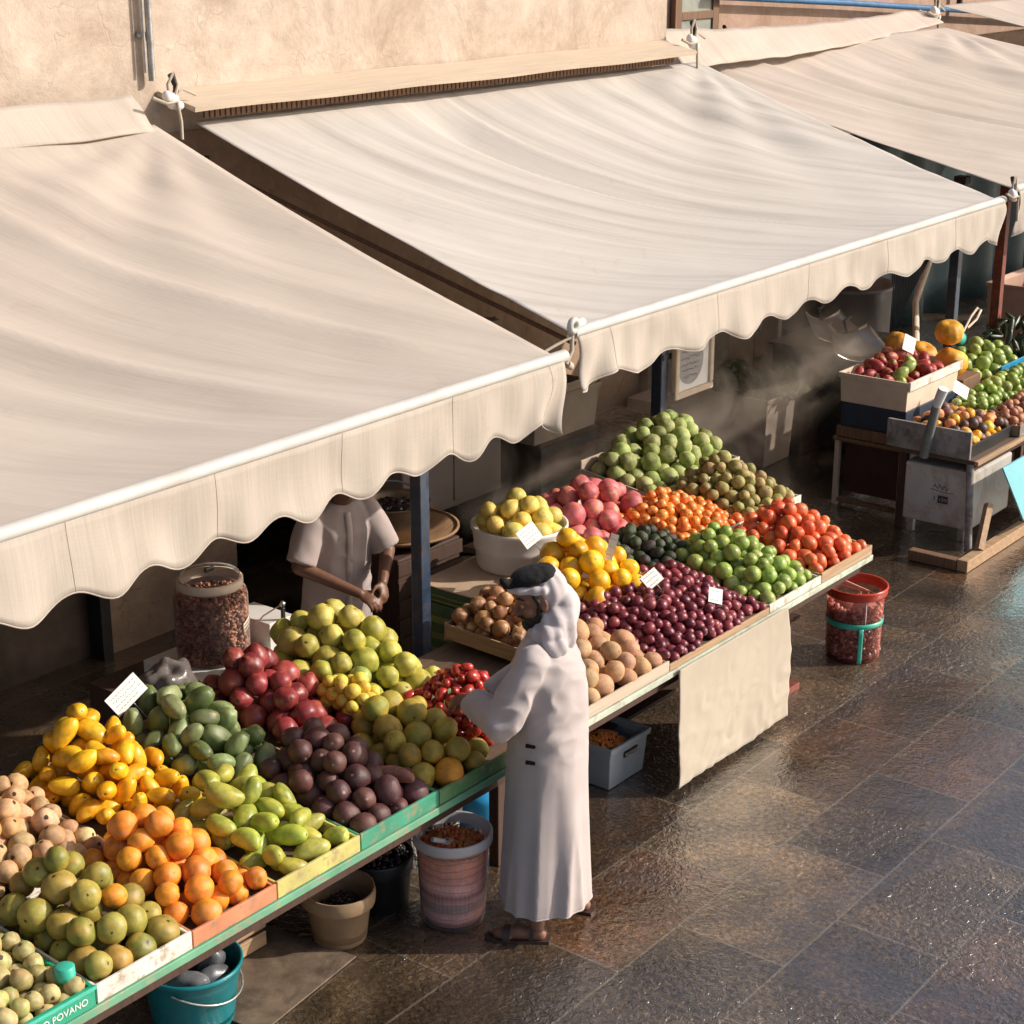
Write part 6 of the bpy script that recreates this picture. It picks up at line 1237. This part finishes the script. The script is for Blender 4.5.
H['bs'] = heap('brown_small', 'plum', (12.02, 13.3, 4.79, 5.06), .755, .2, .034, 'brown_plum', 'small brownish red plum in the grey edged tray', 'plum', 'brown plums of the third stall', seed=43, edge=.12)
tray(12.05, 13.9, 5.09, 5.39, .76, .06, M['wood_y'], 'narrow wooden tray of small green limes on the third stall', group='trays of the third stall')
H['l3'] = heap('lime', 'lime', (12.07, 13.9, 5.10, 5.38), .785, .22, .043, 'lime', 'small green lime spread over the middle of the third stall', 'lime', 'limes of the third stall', seed=44, edge=.12)
tray(12.77, 13.62, 5.41, 5.82, .86, .06, M['wood_y'], 'brown tray of large green limes beside the blue post', group='trays of the third stall')
o = empty('wooden_crate', (13.7, 5.9, .737), 'low crate raising the tray of large green limes', 'crate'); L(o, MB().box(12.78, 14.5, 5.42, 5.95, .737, .858)).build('crate_body', M['dark_wood'], o, bevel=.004)
H['l4'] = heap('lime', 'guava', (12.79, 13.6, 5.42, 5.8), .875, .30, .058, 'green_apple', 'large light green apple beside the blue post', 'apple', 'green apples of the third stall', seed=45, edge=.13)
H['cuc'] = heap('cucumber', 'cucumber', (13.66, 14.5, 5.44, 5.94), .86, .34, .05, 'cucumber', 'small dark glossy cucumber at the back of the third stall', 'cucumber', 'cucumbers of the third stall', seed=46, edge=.15)
o = empty('divider', (14.0, 5.5, .9), 'bright blue plastic divider between the limes at the picture edge', 'divider'); L(o, MB().box(13.1, 14.5, 5.393, 5.405, .80, .98)).build('panel', M['blue_plastic'], o, bevel=.004)
price_card((11.95, 5.7, 1.28), .12, .13, AZ, -.35, 'white price card on the red prickly pears', roll=.5, seed=11, lines=3)
price_card((11.85, 5.2, 1.03), .14, .11, AZ, -.6, 'white price card with dark blot on the peaches of third stall', roll=.7, seed=12, lines=2)
o = empty('plastic_scoop', (13.2, 5.85, 1.12), 'turquoise scoop with pale loop handle by the blue post', 'scoop'); mb = MB(); ball(mb, (0.05, 0, 0), .09, .05, .06, 10); mb.build('bowl', M['teal_light'], o, smooth=True)
MB().tube([(.1, 0, .04), (.3, .02, .15), (.42, .02, .2), (.45, 0, .18), (.35, -.01, .12), (.2, 0, .07)], .011, 7).build('loop_handle', M['cream_board'], o, smooth=True)
# the third stall's top stands higher than the others
for _o in [q for q in col.objects if q not in _before and q.parent is None]:
    if _o.name.startswith(('market_table', 'plank_trestle')): _o.scale.z = .885
    elif _o.name.startswith(('cabinet', 'sign_board', 'wood_block')): pass
    else: _o.location.z -= .085
    _o.location.x += .66; _o.location.y += .22
# far right things
o = empty('storage_bin', (14.9, 6.05, 0), 'peach coloured plastic bin behind the cucumbers', 'bin'); L(o, crate(MB(), 15.5, 16.4, 5.85, 6.5, .62, 1.22, .015, .03)).build('bin_body', simple('peach_plastic', (.5, .32, .24), .5, .08), o, bevel=.02)
L(o, MB().box(15.5, 16.4, 5.85, 6.5, 0.003, .615)).build('bin_stand', M['dark_wood'], o)
r = empty('sign_board', (12.5, 4.6, 0), 'pale blue slanted board hanging from the third stall front', 'board'); mb = MB(); v0 = [(11.76, 4.72, .68), (13.3, 4.72, .68), (13.3, 4.62, .16), (12.1, 4.66, .2)]; mb.add(v0 + [(x, y + .012, z) for x, y, z in v0], [(0, 3, 2, 1), (4, 5, 6, 7), (0, 1, 5, 4), (1, 2, 6, 5), (2, 3, 7, 6), (3, 0, 4, 7)])
L(r, mb).build('board_panel', M['cyan'], r)
r = empty('wood_block', (12.3, 4.6, 0), 'low angled wooden frame on the ground under the third stall corner', 'block'); L(r, MB().box(11.32, 12.4, 4.74, 4.82, .002, .09)).build('front_beam', M['wood_y'], r, bevel=.006); L(r, MB().box(11.32, 11.40, 4.825, 5.2, .002, .08)).build('side_beam', M['brown_wood'], r, bevel=.006)
L(r, MB().tube([(11.6, 4.78, .09), (11.85, 4.84, .36)], .035, 4)).build('brace', M['wood_y'], r)
o = empty('bent_tube', (16, 7, 1), 'pale bent tube frame with dark netting at the far right', 'frame'); L(o, MB().tube([(13.9, 6.45, .9), (15.0, 7.0, 1.05), (15.9, 7.3, 1.28), (16.1, 7.35, 1.42), (15.8, 7.3, 1.58), (14.9, 7.1, 1.72), (14.2, 6.9, 1.8)], .03, 10)).build('tube', M['cream_board'], o, smooth=True)
mb = MB(); rr = random.Random(9)
for k in range(26): a = k / 25; mb.tube([(14.2 + 1.7 * a, 6.8 + .5 * a, 1.0 + .3 * a), (14.3 + 1.5 * a, 6.95 + .3 * a, 1.7 - .1 * a)], .006, 4)
L(o, mb).build('netting', M['dark_metal'], o)
o = empty('tarpaulin', (18, 8.6, 0), 'dark teal tarpaulin hanging at the back right of the market', 'tarpaulin')
L(o, MB().grid(lambda u, v: (16.9 + 6 * u, 8.7 + .12 * math.sin(u * 40) * (1 - v * .5), 2.4 * v), 120, 6)).build('sheet', simple('teal_tarp', (.02, .045, .05), .6, .3), o, smooth=True, solid=.01)
#@@SECTION6

# ------------------------------------------------------------------ steam drifting behind the stalls
def steam(name, c, size, dens, label, seed):
    m = bpy.data.materials.new(name + '_vapour'); t = nt(m); tc = t.nodes.new('ShaderNodeTexCoord'); v = tc.outputs['Object']
    n = noi(t, coords(t, scale=(1, 1, 1)), 2.1, 5, .62, .9); ln = t.nodes.new('ShaderNodeVectorMath'); ln.operation = 'LENGTH'
    mp = t.nodes.new('ShaderNodeMapping'); mp.inputs['Scale'].default_value = (1 / size[0], 1 / size[1], 1 / size[2]); t.links.new(v, mp.inputs[0]); t.links.new(mp.outputs[0], ln.inputs[0])
    fall = mth(t, 'SUBTRACT', 1., ln.outputs['Value'], clamp=True); nn = mth(t, 'MULTIPLY', mth(t, 'SUBTRACT', n, .47, clamp=True), 9.)
    d = mth(t, 'MULTIPLY', mth(t, 'MULTIPLY', fall, nn), dens)
    pv = t.nodes.new('ShaderNodeVolumePrincipled'); pv.inputs['Color'].default_value = (1, .84, .68, 1); pv.inputs['Anisotropy'].default_value = .2; t.links.new(d, pv.inputs['Density']); out(t, None, pv.outputs[0])
    mb = MB(); ball(mb, (0, 0, 0), *size, 14); o = mb.build(name, m, None, smooth=True, loc=c); tag(o, label, 'steam', kind='stuff'); return o
steam('steam', (12.1, 7.0, .85), (1.9,   .75, 1.15), 1.9, 'thin grey steam drifting across the boxes behind the loquats', 1)
steam('steam', (9.2, 6.95, .95), (1.25, .62, .5), 1.3, 'thin steam drifting behind the pink pomelos', 2)
